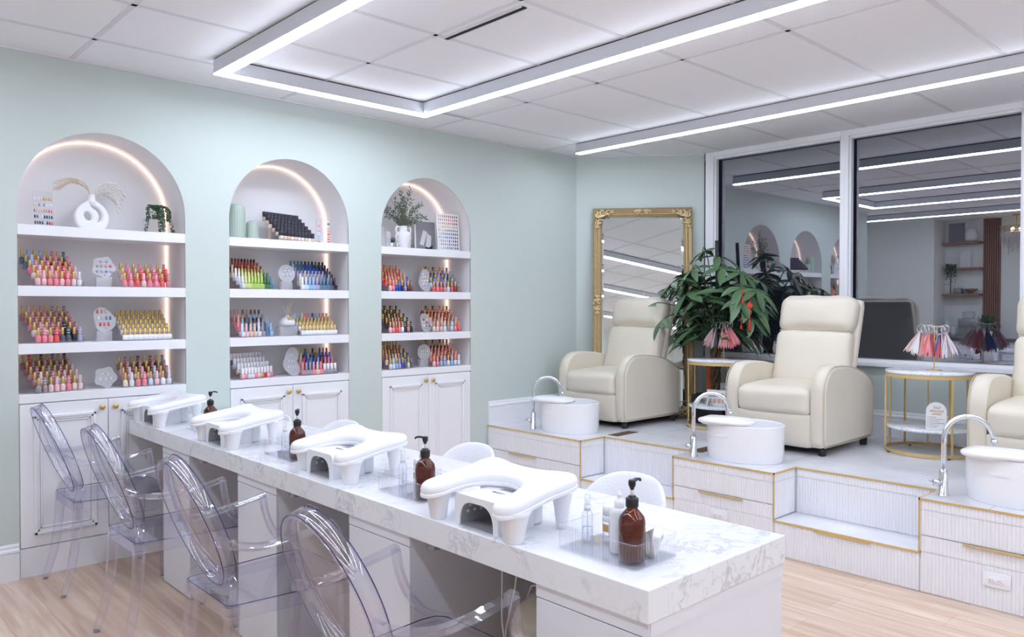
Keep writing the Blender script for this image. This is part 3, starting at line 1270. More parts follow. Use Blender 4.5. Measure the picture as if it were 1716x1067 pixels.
CH = [('clear plastic oval-back armchair farthest from the camera, against the left arch cabinet', 4.478),
      ('clear plastic oval-back armchair second from the wall cabinets', 3.56),
      ('clear plastic oval-back armchair third from the cabinets, second nearest the camera', 2.645),
      ('clear plastic oval-back armchair nearest the camera, cut off at the bottom', 1.730)]
ch0 = make_ghost_chair((1.06, CH[0][1], 0), CH[0][0])
ch0['group'] = 'clear armchairs along the manicure desk'
for lab, y in CH[1:]:
    dup(ch0, (1.06, y, 0), 0, lab)

# ---------------------------------------------------------------- technicians' white chairs
def make_tech_chair(loc, rz, label):
    t = thing('upholstered_chair', label, 'chair', loc, rz)
    b = MB()
    # curved back, local +x is the sitter's back side
    def bf(u, v):
        a = (u - 0.5) * 1.9
        r_ = 0.265
        z = 0.47 + v * 0.295
        e = 1 - abs(2 * u - 1) ** 3 * 0.32 * v
        return Vector((r_ * math.cos(a) - 0.03 + 0.035 * v, r_ * math.sin(a), 0.47 + (z - 0.47) * e))
    N, K = 22, 8
    vs_, fs = [], []
    for side, off in ((0, 0.022), (1, -0.022)):
        for j in range(K + 1):
            for i in range(N + 1):
                u, v = i / N, j / K
                p = bf(u, v)
                a = (u - 0.5) * 1.9
                rr = off * min(1, 3.2 * (1 - v) + 0.25) * min(1, 6 * min(u, 1 - u) + 0.3)
                vs_.append(p + Vector((math.cos(a), math.sin(a), 0)) * rr)
    S = (N + 1) * (K + 1)
    for j in range(K):
        for i in range(N):
            q = j * (N + 1) + i
            fs.append((q, q + 1, q + N + 2, q + N + 1))
            fs.append((S + q, S + q + N + 1, S + q + N + 2, S + q + 1))
    for i in range(N):
        q = K * (N + 1) + i
        fs.append((q, q + 1, S + q + 1, S + q))
        fs.append((i, S + i, S + i + 1, i + 1))
    for j in range(K):
        q = j * (N + 1)
        fs.append((q, q + N + 1, S + q + N + 1, S + q))
        q += N
        fs.append((q, S + q, S + q + N + 1, q + N + 1))
    b._add(vs_, fs, 0, True)
    o = b.build('backrest', 'boucle', t)
    sm = o.modifiers.new('s', 'SUBSURF')
    sm.levels = sm.render_levels = 1
    b = MB()
    b.cushion((0.0, 0, 0.45), (0.21, 0.215, 0.045), 0.035, (0, 0, 0.012))
    b.build('seat', 'boucle', t)
    b = MB()
    b.cyl((0, 0, 0.10), (0, 0, 0.41), 0.025, n=14)
    b.build('gas_post', 'chrome', t)
    b = MB()
    for k in range(5):
        a = 2 * PI * k / 5
        b.sweep([(0.02 * math.cos(a), 0.02 * math.sin(a), 0.10), (0.24 * math.cos(a), 0.24 * math.sin(a), 0.065)], 0.035, 0.022)
    b.build('star_base', 'chrome', t)
    for k in range(5):
        a = 2 * PI * k / 5
        b = MB()
        b.cyl((0.24 * math.cos(a) - 0.012 * math.sin(a), 0.24 * math.sin(a) + 0.012 * math.cos(a), 0.027), (0.24 * math.cos(a) + 0.012 * math.sin(a), 0.24 * math.sin(a) - 0.012 * math.cos(a), 0.027), 0.027, n=14)
        b.build('caster', 'black_plastic', t)
    return t


TC = [('white textured chair back behind the desk nearest the camera', 2.24, 1.95, -0.1),
      ('white textured chair back behind the desk, second nearest the camera', 2.22, 2.90, -0.1),
      ('white textured chair back behind the desk, second from the cabinets', 2.16, 3.98, 0.0),
      ('white textured chair back farthest along the desk by the cabinets', 1.99, 4.47, 0.15)]
tc0 = make_tech_chair((TC[0][1], TC[0][2], 0), TC[0][3], TC[0][0])
tc0['group'] = 'white technician chairs behind the desk'
for lab, x, y, rz in TC[1:]:
    dup(tc0, (x, y, 0), rz, lab)


# ---------------------------------------------------------------- arm rests and nail lamps
def make_arm_rest(loc, label):
    """U shaped padded rest, opening towards -x"""
    t = thing('nail_arm_rest', label, 'arm rest', loc)
    half = [(0.222, 0.0), (0.228, 0.07), (0.244, 0.135), (0.240, 0.184), (0.200, 0.202), (0.125, 0.196), (0.05, 0.201), (-0.022, 0.203), (-0.056, 0.182), (-0.056, 0.145),
            (-0.022, 0.124), (0.03, 0.121), (0.078, 0.108), (0.112, 0.078), (0.130, 0.038)]
    ctl = half + [(0.135, 0.0)] + [(x, -y) for x, y in reversed(half[1:])]
    n_c = len(ctl)
    outl = []
    for i in range(n_c):
        p0, p1, p2, p3 = [Vector((*ctl[(i + k) % n_c], 0)) for k in (-1, 0, 1, 2)]
        for k in range(6):
            q = k / 6
            outl.append(0.5 * ((2 * p1) + (-p0 + p2) * q + (2 * p0 - 5 * p1 + 4 * p2 - p3) * q * q + (-p0 + 3 * p1 - 3 * p2 + p3) * q ** 3))

    def slab(name, zmid, ext, bev, mat, grow=0.0):
        cu = bpy.data.curves.new('pad', 'CURVE')
        cu.dimensions = '2D'
        cu.fill_mode = 'BOTH'
        cu.extrude = ext
        cu.bevel_depth = bev
        cu.bevel_resolution = 5
        cu.offset = -bev + grow
        sp = cu.splines.new('POLY')
        sp.points.add(len(outl) - 1)
        for i, p in enumerate(outl):
            sp.points[i].co = (p.x, p.y, 0, 1)
        sp.use_cyclic_u = True
        o = bpy.data.objects.new('pad', cu)
        COL.objects.link(o)
        dg = bpy.context.evaluated_depsgraph_get()
        dg.update()
        me = bpy.data.meshes.new_from_object(o.evaluated_get(dg))
        bpy.data.objects.remove(o)
        for v in me.vertices:
            v.co.z += zmid + 0.150 * v.co.x
        for p in me.polygons:
            p.use_smooth = True
        return link_mesh(name, me, mat, t)
    slab('padded_top', 0.100, 0.002, 0.019, 'vinyl_white')
    slab('base_shell', 0.085, 0.0025, 0.004, 'white_plastic', 0.0015)
    for (x, y, zt, dx, dy, r0, r1) in ((0.0, 0.168, 0.078, 0.0, 0.0, 0.023, 0.036), (0.0, -0.168, 0.078, 0.0, 0.0, 0.026, 0.040),
                                      (0.192, 0.160, 0.104, -0.01, -0.012, 0.014, 0.028), (0.192, -0.168, 0.104, -0.01, 0.024, 0.014, 0.028)):
        b = MB()
        b.lathe([(r0, 0.0), (r0 + 0.001, 0.003), (r0 + (r1 - r0) * 0.55, zt * 0.6), (r1, zt * 0.95), (r1 * 1.15, zt + 0.008)], (0, 0, 0), 20, sx=1.0, sy=1.15)
        lg = b.build('leg', 'white_plastic', t, loc=(x, y, 0))
    return t


def make_lamp(loc, label, ty):
    """nail lamp, arch opening towards -x"""
    t = thing('nail_lamp', label, 'nail lamp', loc)
    W2, Dp, H = 0.096, 0.180, 0.092
    # shell with an arched tunnel
    outer = [(-W2, 0.0), (W2, 0.0)]
    outer = [(-W2, 0), (-W2, H - 0.018)] + [(-W2 + 0.018 - 0.018 * math.cos(a), H - 0.018 + 0.018 * math.sin(a)) for a in (0.4, 0.8, 1.2)] + [(-W2 + 0.018, H), (W2 - 0.018, H)] + \
            [(W2 - 0.018 + 0.018 * math.sin(a), H - 0.018 + 0.018 * math.cos(a)) for a in (0.4, 0.8, 1.2)] + [(W2, H - 0.018), (W2, 0)]
    iw, ih = 0.074, 0.074
    inner = [(iw, 0)] + [(iw * math.cos(a) ** 0.6 if math.cos(a) > 0 else -iw * (-math.cos(a)) ** 0.6, ih * math.sin(a) ** 0.75) for a in [PI * k / 20 for k in range(1, 20)]] + [(-iw, 0)]
    me = plate([outer + inner], 0.14, basis((0.07, 0, 0), (0, 1, 0), (0, 0, 1)))
    o = link_mesh('lamp_shell', me, 'white_plastic', t)
    bv = o.modifiers.new('b', 'BEVEL')
    bv.width = 0.003
    bv.segments = 2
    bv.limit_method = 'ANGLE'
    b = MB()
    b.rbox((0.139, -W2 + 0.006, 0.0), (0.190, W2 - 0.006, H - 0.004), 0.012, 3)
    b.build('rear_housing', 'white_plastic', t)
    b = MB()
    inn2 = [(y * 0.995, z * 0.995) for y, z in inner]
    k = len(inn2)
    vs_ = [(0.004, y, z) for y, z in inn2] + [(0.136, y, z) for y, z in inn2]
    b._add(vs_, [(i, i + 1, k + i + 1, k + i) for i in range(k - 1)] + [tuple(range(k, 2 * k))], 0, True)
    b.box((0.002, -iw, 0.0005), (0.137, iw, 0.003))
    ln = b.build('reflector_lining', 'lamp_inside', t)
    b = MB()
    for row in range(3):
        for cc in range(4):
            x = 0.025 + cc * 0.026
            a = 0.45 + row * 0.42
            y, z = -iw * 0.965 * math.cos(a) ** 0.6, ih * 0.96 * math.sin(a) ** 0.75
            b.box((x - 0.004, -y - 0.003, z - 0.004), (x + 0.004, -y, z + 0.004))
            b.box((x - 0.004, y, z - 0.004), (x + 0.004, y + 0.003, z + 0.004))
    b.build('led_chips', 'white_plastic', ln)
    b = MB()
    b.box((0.118, -0.028, H - 0.0012), (0.140, 0.028, H + 0.0006))
    b.build('display', 'steel', t)
    me = text_mesh('BOSSY', 0.0155, basis((0.082, ty, H + 0.0004), (0, -1, 0), (1, 0, 0)), spacing=1.1)
    link_mesh('lettering', me, 'ink', t)
    return t


RL = ('nearest the camera', 'second nearest the camera', 'second from the cabinets', 'farthest, against the left arch cabinet')
ys = [1.712, 2.64, 3.59, 4.475]
ar0 = make_arm_rest((1.452, ys[0] + 0.004, DT), 'white padded U-shaped arm rest on the desk, ' + RL[0])
ar0['group'] = 'padded arm rests on the desk'
lp0 = make_lamp((1.452, ys[0] - 0.005, DT), 'white nail lamp under the arm rest ' + RL[0], 0.0)
lp0['group'] = 'nail lamps on the desk'
for i in (1, 2, 3):
    dup(ar0, ((0, 1.500, 1.470, 1.456)[i], ys[i] - 0.004, DT), 0, 'white padded U-shaped arm rest on the desk, ' + RL[i])
    dup(lp0, ((0, 1.478, 1.462, 1.456)[i], ys[i] + 0.015, DT), 0, 'white nail lamp under the arm rest ' + RL[i])


# ---------------------------------------------------------------- trays and bottles on the desk
def make_tray(loc, label):
    t = thing('ribbed_tray', label, 'tray', loc)
    b = MB()
    hx, hy, h_ = 0.088, 0.130, 0.062

    def rr(hx_, hy_, rad, n=5):
        o = []
        for cx_, cy_, a0 in ((hx_ - rad, hy_ - rad, 0), (-hx_ + rad, hy_ - rad, 90), (-hx_ + rad, -hy_ + rad, 180), (hx_ - rad, -hy_ + rad, 270)):
            o += [(cx_ + rad * math.cos(math.radians(a0 + 90 * k / n)), cy_ + rad * math.sin(math.radians(a0 + 90 * k / n))) for k in range(n + 1)]
        return o
    b.prism(rr(hx, hy, 0.012), 0.0, 0.004)
    b.build('tray_base', 'acrylic', t)
    b = MB()
    outl = rr(hx, hy, 0.012)
    # walk the outline, make upright ribs
    pts = [Vector((x, y, 0)) for x, y in outl]
    pts.append(pts[0])
    step, acc = 0.0052, 0.0
    prev = None
    strip = []
    for i in range(len(pts) - 1):
        seg = pts[i + 1] - pts[i]
        Ls = seg.length
        d = acc
        while d < Ls:
            strip.append((pts[i] + seg * (d / Ls), Vector((seg.y, -seg.x, 0)).normalized()))
            d += step
        acc = d - Ls
    N = len(strip)
    vs_, fs = [], []
    for i, (p, n_) in enumerate(strip):
        o = 0.0016 if i % 2 else -0.0008
        vs_ += [p + n_ * o + Vector((0, 0, 0.002)), p + n_ * o + Vector((0, 0, h_))]
    for i in range(N):
        k = (i + 1) % N
        fs.append((2 * i, 2 * k, 2 * k + 1, 2 * i + 1))
    b._add(vs_, fs, 0, False)
    b.build('ribbed_wall', 'tray_clear', t)
    b = MB()
    b.tube([(x, y, h_) for x, y in rr(hx + 0.001, hy + 0.001, 0.013)], 0.0016, 6, closed=True)
    b.build('tray_rim', 'tray_clear', t)
    return t


def make_pump(loc, rz, label, up=0.0):
    t = thing('pump_bottle', label, 'bottle', loc, rz)
    b = MB()
    b.lathe([(0.0, 0.0), (0.031, 0.0), (0.034, 0.003), (0.034, 0.098), (0.031, 0.111), (0.020, 0.124), (0.0135, 0.132), (0.0135, 0.142), (0.0, 0.142)], n=28)
    b.build('amber_glass', 'amber_glass', t)
    b = MB()
    b.lathe([(0.0, 0.003), (0.0315, 0.003), (0.0325, 0.006), (0.0325, 0.094), (0.030, 0.097), (0.0, 0.097)], n=28)
    b.build('liquid', 'liquid_amber', t)
    b = MB()
    b.lathe([(0.016, 0.135), (0.0165, 0.136), (0.0165, 0.156), (0.015, 0.158), (0.010, 0.158), (0.010, 0.163), (0.0, 0.163)], n=20)
    b.build('collar', 'black_plastic', t)
    b = MB()
    b.cyl((0, 0, 0.160), (0, 0, 0.186), 0.0042, n=10)
    b.build('pump_stem', 'bottle_frost', t)
    b = MB()
    b.lathe([(0.0045, 0.178), (0.0065, 0.184), (0.0095, 0.190), (0.0095, 0.200), (0.0085, 0.203), (0.0, 0.203)], n=16)
    b.sweep([(0.0, 0, 0.1985), (0.018, 0, 0.2025), (0.030, 0, 0.2010), (0.034, 0, 0.196)], [0.013, 0.010, 0.007, 0.005], 0.006, up=(0, 0, 1), round_=0.4)
    b.build('pump_head', 'black_plastic', t)
    return t


def make_spray(loc, label):
    t = thing('spray_bottle', label, 'bottle', loc)
    b = MB()
    b.lathe([(0.0, 0), (0.0145, 0), (0.0155, 0.002), (0.0155, 0.072), (0.013, 0.080), (0.008, 0.084), (0.008, 0.088), (0.0, 0.088)], n=20)
    b.build('bottle_body', 'bottle_clear', t)
    b = MB()
    b.lathe([(0.0, 0.002), (0.014, 0.002), (0.014, 0.040), (0.0, 0.040)], n=18)
    b.build('liquid', 'bottle_clear', t)
    b = MB()
    b.lathe([(0.0095, 0.086), (0.0095, 0.100), (0.006, 0.101), (0.006, 0.116), (0.0, 0.116)], n=16)
    b.cyl((0, 0, 0.01), (0, 0, 0.086), 0.0015, n=6)
    b.build('spray_nozzle', 'white_plastic', t)
    b = MB()
    b.lathe([(0.0085, 0.100), (0.0085, 0.124), (0.007, 0.127), (0.0, 0.127)], n=16)
    b.build('clear_cap', 'bottle_clear', t)
    return t


def make_dispenser(loc, label):
    t = thing('pump_jar', label, 'jar', loc)
    b = MB()
    b.lathe([(0.0, 0), (0.021, 0), (0.0225, 0.003), (0.0225, 0.058), (0.019, 0.062), (0.0, 0.062)], n=24)
    b.build('jar_body', 'bottle_clear', t)
    b = MB()
    b.lathe([(0.0, 0.002), (0.0205, 0.002), (0.0205, 0.03), (0.0, 0.03)], n=24)
    b.build('liquid', 'bottle_clear', t)
    b = MB()
    for a0, a1, mi in ((150, 205, 0), (215, 300, 1)):
        for z0, z1 in (((0.034, 0.054),) if mi == 0 else ((0.030, 0.05),)):
            pts = [(0.0229 * math.cos(math.radians(a0 + (a1 - a0) * k / 8)), 0.0229 * math.sin(math.radians(a0 + (a1 - a0) * k / 8))) for k in range(9)]
            vs_ = [(x, y, z0) for x, y in pts] + [(x, y, z1) for x, y in pts]
            b._add(vs_, [(i, i + 1, 10 + i, 9 + i) for i in range(8)], mi, True)
    b.build('printed_label', ['label_gold', 'print_dark'], t)
    b = MB()
    b.lathe([(0.022, 0.060), (0.023, 0.062), (0.023, 0.074), (0.021, 0.076), (0.005, 0.076), (0.005, 0.01), (0.0, 0.01)], n=24)
    b.build('pump_collar', 'bottle_frost', t)
    b = MB()
    b.lathe([(0.0215, 0.076), (0.0215, 0.098), (0.019, 0.102), (0.0, 0.103)], n=24)
    b.build('lid', 'bottle_frost', t)
    return t


def make_squeeze(loc, label):
    t = thing('squeeze_bottle', label, 'bottle', loc)
    b = MB()
    b.lathe([(0.0, 0), (0.0235, 0), (0.025, 0.003), (0.025, 0.105), (0.022, 0.113), (0.0135, 0.117), (0.0, 0.117)], n=26)
    b.build('bottle_body', 'bottle_frost', t)
    b = MB()
    b.lathe([(0.0135, 0.115), (0.0140, 0.117), (0.0140, 0.132), (0.010, 0.136), (0.006, 0.140), (0.0055, 0.146), (0.0060, 0.147), (0.0060, 0.152), (0.0035, 0.154), (0.0030, 0.160), (0.0, 0.161)], n=18)
    b.build('nozzle_cap', 'white_plastic', t)
    return t


def make_file_pack(loc, rz, label):
    t = thing('nail_wipe_pack', label, 'pack', loc, rz)
    b = MB()
    b.rbox((-0.032, -0.022, 0.0), (0.032, 0.022, 0.060), 0.008, 3)
    b.build('pack_body', 'tissue', t, rot=(0.25, 0, 0))
    b = MB()
    b.tube([(0.016 + 0.006 * math.cos(a), -0.0235, 0.045 + 0.006 * math.sin(a)) for a in [2 * PI * k / 14 for k in range(14)]], 0.0006, 5, closed=True)
    b.sweep([(0.008, -0.0235, 0.036), (0.025, -0.0235, 0.034)], 0.0008, 0.0012)
    b.build('printed_mark', 'ink', t, rot=(0.25, 0, 0))
    b = MB()
    b.quadgrid(lambda u, v: Vector((-0.045 + 0.022 * u + 0.008 * math.sin(v * 3), -0.02 + 0.035 * u - 0.004 * math.cos(v * 5), 0.004 + 0.075 * v * (1 - 0.35 * u))), 6, 8)
    o = b.build('folded_tissue', 'tissue', t)
    so = o.modifiers.new('t', 'SOLIDIFY')
    so.thickness = 0.002
    return t


TR = [(1.590, 1.300), (1.600, 2.180), (1.610, 3.090), (1.620, 4.030)]
near = ['nearest tray', 'second nearest tray', 'third nearest tray', 'farthest tray']
tr0 = make_tray((TR[0][0], TR[0][1], DT + 0.0008), 'clear ribbed tray on the marble desk nearest the camera')
pb0 = make_pump((1.555, 1.222, DT + 0.0053), 0.0, 'amber pump bottle with black pump in the nearest tray')
sp0 = make_spray((1.590, 1.402, DT + 0.0053), 'small clear spray bottle in the nearest tray')
dj0 = make_dispenser((1.628, 1.352, DT + 0.0053), 'clear pump jar with frosted lid in the nearest tray')
sq0 = make_squeeze((1.582, 1.285, DT + 0.0053), 'white squeeze bottle with pointed cap in the nearest tray')
fp0 = make_file_pack((1.628, 1.226, DT + 0.0068), 0.5, 'white nail wipe pack and folded tissue in the nearest tray')
for i in (1, 2, 3):
    ox, oy = TR[i][0] - TR[0][0], TR[i][1] - TR[0][1]
    dup(tr0, (TR[i][0], TR[i][1], DT + 0.0008), 0, 'clear ribbed tray on the marble desk, ' + ('second nearest the camera', 'third nearest the camera', 'farthest from the camera')[i - 1])
    dup(pb0, (1.555 + ox, 1.222 + oy, DT + 0.0053), (2.5, 0.9, -0.6)[i - 1], 'amber pump bottle with black pump in the ' + near[i])
    dup(sq0, (1.582 + ox + (0.01, 0, 0)[i - 1], 1.285 + oy, DT + 0.0053), 0, 'white squeeze bottle with pointed cap in the ' + near[i])
    if i < 3:
        dup(sp0, (1.590 + ox, 1.402 + oy, DT + 0.0053), 0, 'small clear spray bottle in the ' + near[i])
        dup(dj0, (1.628 + ox, 1.352 + oy, DT + 0.0053), 0, 'clear pump jar with frosted lid in the ' + near[i])
        dup(fp0, (1.628 + ox, 1.226 + oy, DT + 0.0068), 0.5, 'white nail wipe pack and folded tissue in the ' + near[i])
for o in (tr0, pb0, sp0, dj0, sq0, fp0):
    o['group'] = {'ribbed_tray': 'ribbed trays on the desk', 'pump_bottle': 'amber pump bottles on the desk', 'spray_bottle': 'spray bottles on the desk',
                  'pump_jar': 'pump jars on the desk', 'squeeze_bottle': 'squeeze bottles on the desk', 'nail_wipe_pack': 'wipe packs on the desk'}[o.name]
for o in scene.objects:
    if o.parent is None and 'group' not in o:
        for src in (ch0, tc0, ar0, lp0, tr0, pb0, sp0, dj0, sq0, fp0):
            if o.name.split('.')[0] == src.name:
                o['group'] = src['group']

# ---------------------------------------------------------------- recliners (front faces -x)
def make_recliner(loc, label):
    t = thing('recliner', label, 'armchair', loc)
    HW = 0.358      # half width
    # arm side profile (x, z): x=0 front
    prof = [(0.015, 0.055), (0.0, 0.10), (0.0, 0.40)]
    prof += [(0.155 - 0.155 * math.cos(a), 0.40 + 0.175 * math.sin(a)) for a in [PI / 2 * k / 9 for k in range(1, 10)]]
    prof += [(0.26, 0.576), (0.38, 0.566), (0.50, 0.545), (0.60, 0.518), (0.68, 0.486), (0.735, 0.455), (0.755, 0.42), (0.76, 0.37), (0.755, 0.10), (0.74, 0.055)]
    for s in (-1, 1):
        b = MB()
        y0, y1 = (HW - 0.098, HW)
        ys_ = [(y0, 0.012), (y0 + 0.012, 0.0), (y1 - 0.03, 0.0), (y1 - 0.012, 0.006), (y1, 0.022)]
        cxp, czp = 0.38, 0.28
        vs_, fs = [], []
        n = len(prof)
        for (y, ins) in ys_:
            for (x, z) in prof:
                dx, dz = cxp - x, czp - z
                vs_.append((x + math.copysign(min(ins, abs(dx)), dx), s * y, z + math.copysign(min(ins, abs(dz)), dz)))
        for j in range(len(ys_) - 1):
            for i in range(n):
                k = (i + 1) % n
                fs.append((j * n + i, j * n + k, (j + 1) * n + k, (j + 1) * n + i))
        b._add(vs_, fs, 0, True)
        for j in (0, len(ys_) - 1):
            b._add([vs_[j * n + i] for i in range(n)], [tuple(range(n))], 0, False)
        ar = b.build('arm', 'leather', t)
        b = MB()
        sp = [(x + math.copysign(0.004, cxp - x), s * (y1 - 0.006), z + math.copysign(0.004, czp - z)) for x, z in prof]
        b.tube(sp, 0.0028, 6, closed=True)
        sp = [(x, s * (y0 + 0.012), z) for x, z in prof]
        b.build('seam', 'leather_fold', ar)
    iw = HW - 0.100
    b = MB()
    b.rbox((0.03, -iw, 0.06), (0.73, iw, 0.26), 0.01, 2)
    b.build('base', 'leather', t)
    b = MB()
    b.cushion((0.035, 0, 0.155), (0.030, iw + 0.006, 0.112), 0.022, (0.014, 0, 0.0), M=Matrix.Rotation(-0.10, 3, 'Y'), wr=0.003, seed=3)
    b.build('footrest_panel', 'leather', t)
    b = MB()
    b.cushion((0.255, 0, 0.345), (0.275, iw + 0.002, 0.088), 0.045, (0.018, 0, 0.018), n=14, M=Matrix.Rotation(-0.03, 3, 'Y'), wr=0.006, seed=5)
    sc = b.build('seat_cushion', 'leather', t)
    b = MB()
    b.tube([(0.004, y, 0.408 + 0.004 * math.cos(y * 12)) for y in [(-iw + 0.03) + (2 * iw - 0.06) * k / 12 for k in range(13)]], 0.003, 6)
    b.build('seam', 'leather_fold', sc)
    # back, leaning
    lean = math.radians(17)
    M = Matrix.Rotation(lean, 3, 'Y')
    o = Vector((0.50, 0, 0.36))

    def P(u, w):
        return o + M @ Vector((u, 0, w))
    bw = 0.272
    b = MB()
    b.cushion(P(0.085, 0.345), (0.035, bw + 0.006, 0.355), 0.03, (0, 0, 0), M=M)
    b.build('back_shell', 'leather', t)
    b = MB()
    b.cushion(P(-0.005, 0.225), (0.070, bw, 0.215), 0.055, (0.022, 0.0, 0.0), n=14, M=M, wr=0.010, seed=8)
    b.build('lumbar_cushion', 'leather', t)
    b = MB()
    b.cushion(P(-0.004, 0.560), (0.080, bw + 0.004, 0.135), 0.070, (0.026, 0.004, 0.010), n=14, M=M, wr=0.010, seed=11)
    b.build('head_cushion', 'leather', t)
    b = MB()
    b.tube([P(-0.048 - 0.01 * (1 - (y / bw) ** 2), 0.432 - 0.012 * (1 - (y / bw) ** 2)) + Vector((0, y, 0)) for y in [-bw + 0.02 + (2 * bw - 0.04) * k / 14 for k in range(15)]], 0.006, 6)
    b.build('fold_seam', 'leather_fold', t)
    for x in (0.065, 0.69):
        for s in (-1, 1):
            b = MB()
            b.lathe([(0.022, 0.0), (0.025, 0.004), (0.027, 0.058), (0.0, 0.058)], (x, s * (HW - 0.045), 0.0), 4 if x > 0.5 else 18, smooth=x < 0.5)
            b.build('foot', 'black_plastic', t)
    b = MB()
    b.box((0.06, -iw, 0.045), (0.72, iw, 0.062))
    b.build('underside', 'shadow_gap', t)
    return t


rc0 = make_recliner((4.760, 4.175, PT), 'cream leather recliner in front of the gold framed mirror')
rc0['group'] = 'cream recliners on the platform'
dup(rc0, (4.800, 2.602, PT), 0, 'cream leather recliner in the middle, between the two round side tables')
dup(rc0, (4.800, 1.080, PT), 0, 'cream leather recliner cut off by the right edge of the picture')


# ---------------------------------------------------------------- foot tubs and taps
def make_tub(loc, label):
    t = thing('foot_tub', label, 'foot tub', loc)
    a, c, h_ = 0.200, 0.250, 0.226
    n = 56
    prof = [(0.955, 0.0), (0.965, 0.004), (0.985, 0.06), (1.0, h_ - 0.006), (0.998, h_), (0.955, h_), (0.950, h_ - 0.006), (0.93, 0.12), (0.86, 0.05), (0.6, 0.035), (0.0, 0.033)]
    vs_, fs = [], []
    for (k, z) in prof:
        for i in range(n):
            q = 2 * PI * i / n
            vs_.append((a * k * math.cos(q), c * k * math.sin(q), z))
    for j in range(len(prof) - 1):
        for i in range(n):
            k = (i + 1) % n
            fs.append((j * n + i, j * n + k, (j + 1) * n + k, (j + 1) * n + i))
    fs.append(tuple(range(n)))
    b = MB()
    b._add(vs_, fs, 0, True)
    b.build('basin', 'ceramic', t)
    b = MB()
    for i in range(9):
        q0, q1 = math.radians(158 + i * 2.2), math.radians(158 + (i + 1) * 2.2)
        for (z0, z1, k) in ((0.146, 0.158, 1.012),):
            p0, p1 = (a * k * math.cos(q0), c * k * math.sin(q0)), (a * k * math.cos(q1), c * k * math.sin(q1))
            r0, r1 = (a * 0.98 * math.cos(q0), c * 0.98 * math.sin(q0)), (a * 0.98 * math.cos(q1), c * 0.98 * math.sin(q1))
            b._add([(*p0, z0), (*p1, z0), (*p1, z1), (*p0, z1), (*r0, z0), (*r1, z0), (*r1, z1), (*r0, z1)],
                   [(0, 1, 2, 3), (3, 2, 6, 7), (0, 4, 5, 1), (0, 3, 7, 4), (1, 5, 6, 2)])
    b.build('overflow_slot', 'white_plastic', t)
    b = MB()
    b.cushion((-0.125, 0.055, h_ + 0.016), (0.078, 0.150, 0.022), 0.0215, (0.02, 0.030, 0.008), n=12, M=Matrix.Rotation(math.radians(8), 3, 'Z'))
    b.build('foot_rest_pad', 'vinyl_white', t)
    return t


def make_tap(loc, rz, label):
    t = thing('tall_tap', label, 'tap', loc, rz)
    b = MB()
    b.lathe([(0.027, 0.0), (0.027, 0.004), (0.0215, 0.008), (0.0215, 0.128), (0.019, 0.131), (0.0135, 0.131), (0.0135, 0.14)], n=28)
    b.build('tap_body', 'chrome', t)
    b = MB()
    R_ = 0.112
    pts = [(0, 0, 0.125), (0, 0, 0.295)] + [(0, -R_ + R_ * math.cos(a), 0.295 + R_ * math.sin(a)) for a in [PI * k / 20 for k in range(1, 20)]]
    e_ = Vector(pts[-1])
    d_ = (Vector(pts[-1]) - Vector(pts[-2])).normalized()
    pts += [e_ + d_ * 0.02]
    b.tube(pts, 0.0125, 14)
    b.build('spout', 'chrome', t)
    b = MB()
    q = e_ + d_ * 0.018
    b.cyl(q, q + d_ * 0.030, 0.0145, n=18)
    b.build('spout_tip', 'chrome', t)
    b = MB()
    b.cyl((-0.002, 0.012, 0.067), (-0.006, 0.048, 0.067), 0.0175, n=20)
    hh = b.build('valve', 'chrome', t)
    b = MB()
    b.cyl((-0.006, 0.044, 0.067), (-0.012, 0.110, 0.085), 0.0035, 0.003, 10)
    b.build('lever', 'chrome', hh)
    return t


tb0 = make_tub((4.445, 4.105, PT), 'white oval foot tub with padded rest farthest from the camera')
tb0['group'] = 'oval foot tubs'
dup(tb0, (4.440, 2.592, PT), 0, 'white oval foot tub with padded rest in front of the middle recliner')
dup(tb0, (4.440, 1.075, PT), 0, 'white oval foot tub with padded rest, cut off at the right edge')
tp0 = make_tap((4.285, 4.345, PT), math.radians(40), 'arched chrome tap beside the farthest foot tub')
tp0['group'] = 'arched chrome taps'
t2 = dup(tp0, (4.245, 2.842, PT), math.radians(40), 'arched chrome tap beside the middle foot tub')
t3 = dup(tp0, (4.300, 1.388, PT), math.radians(34), 'arched chrome tap beside the right hand foot tub')


# ---------------------------------------------------------------- side tables
T2 = (5.465, 3.408)


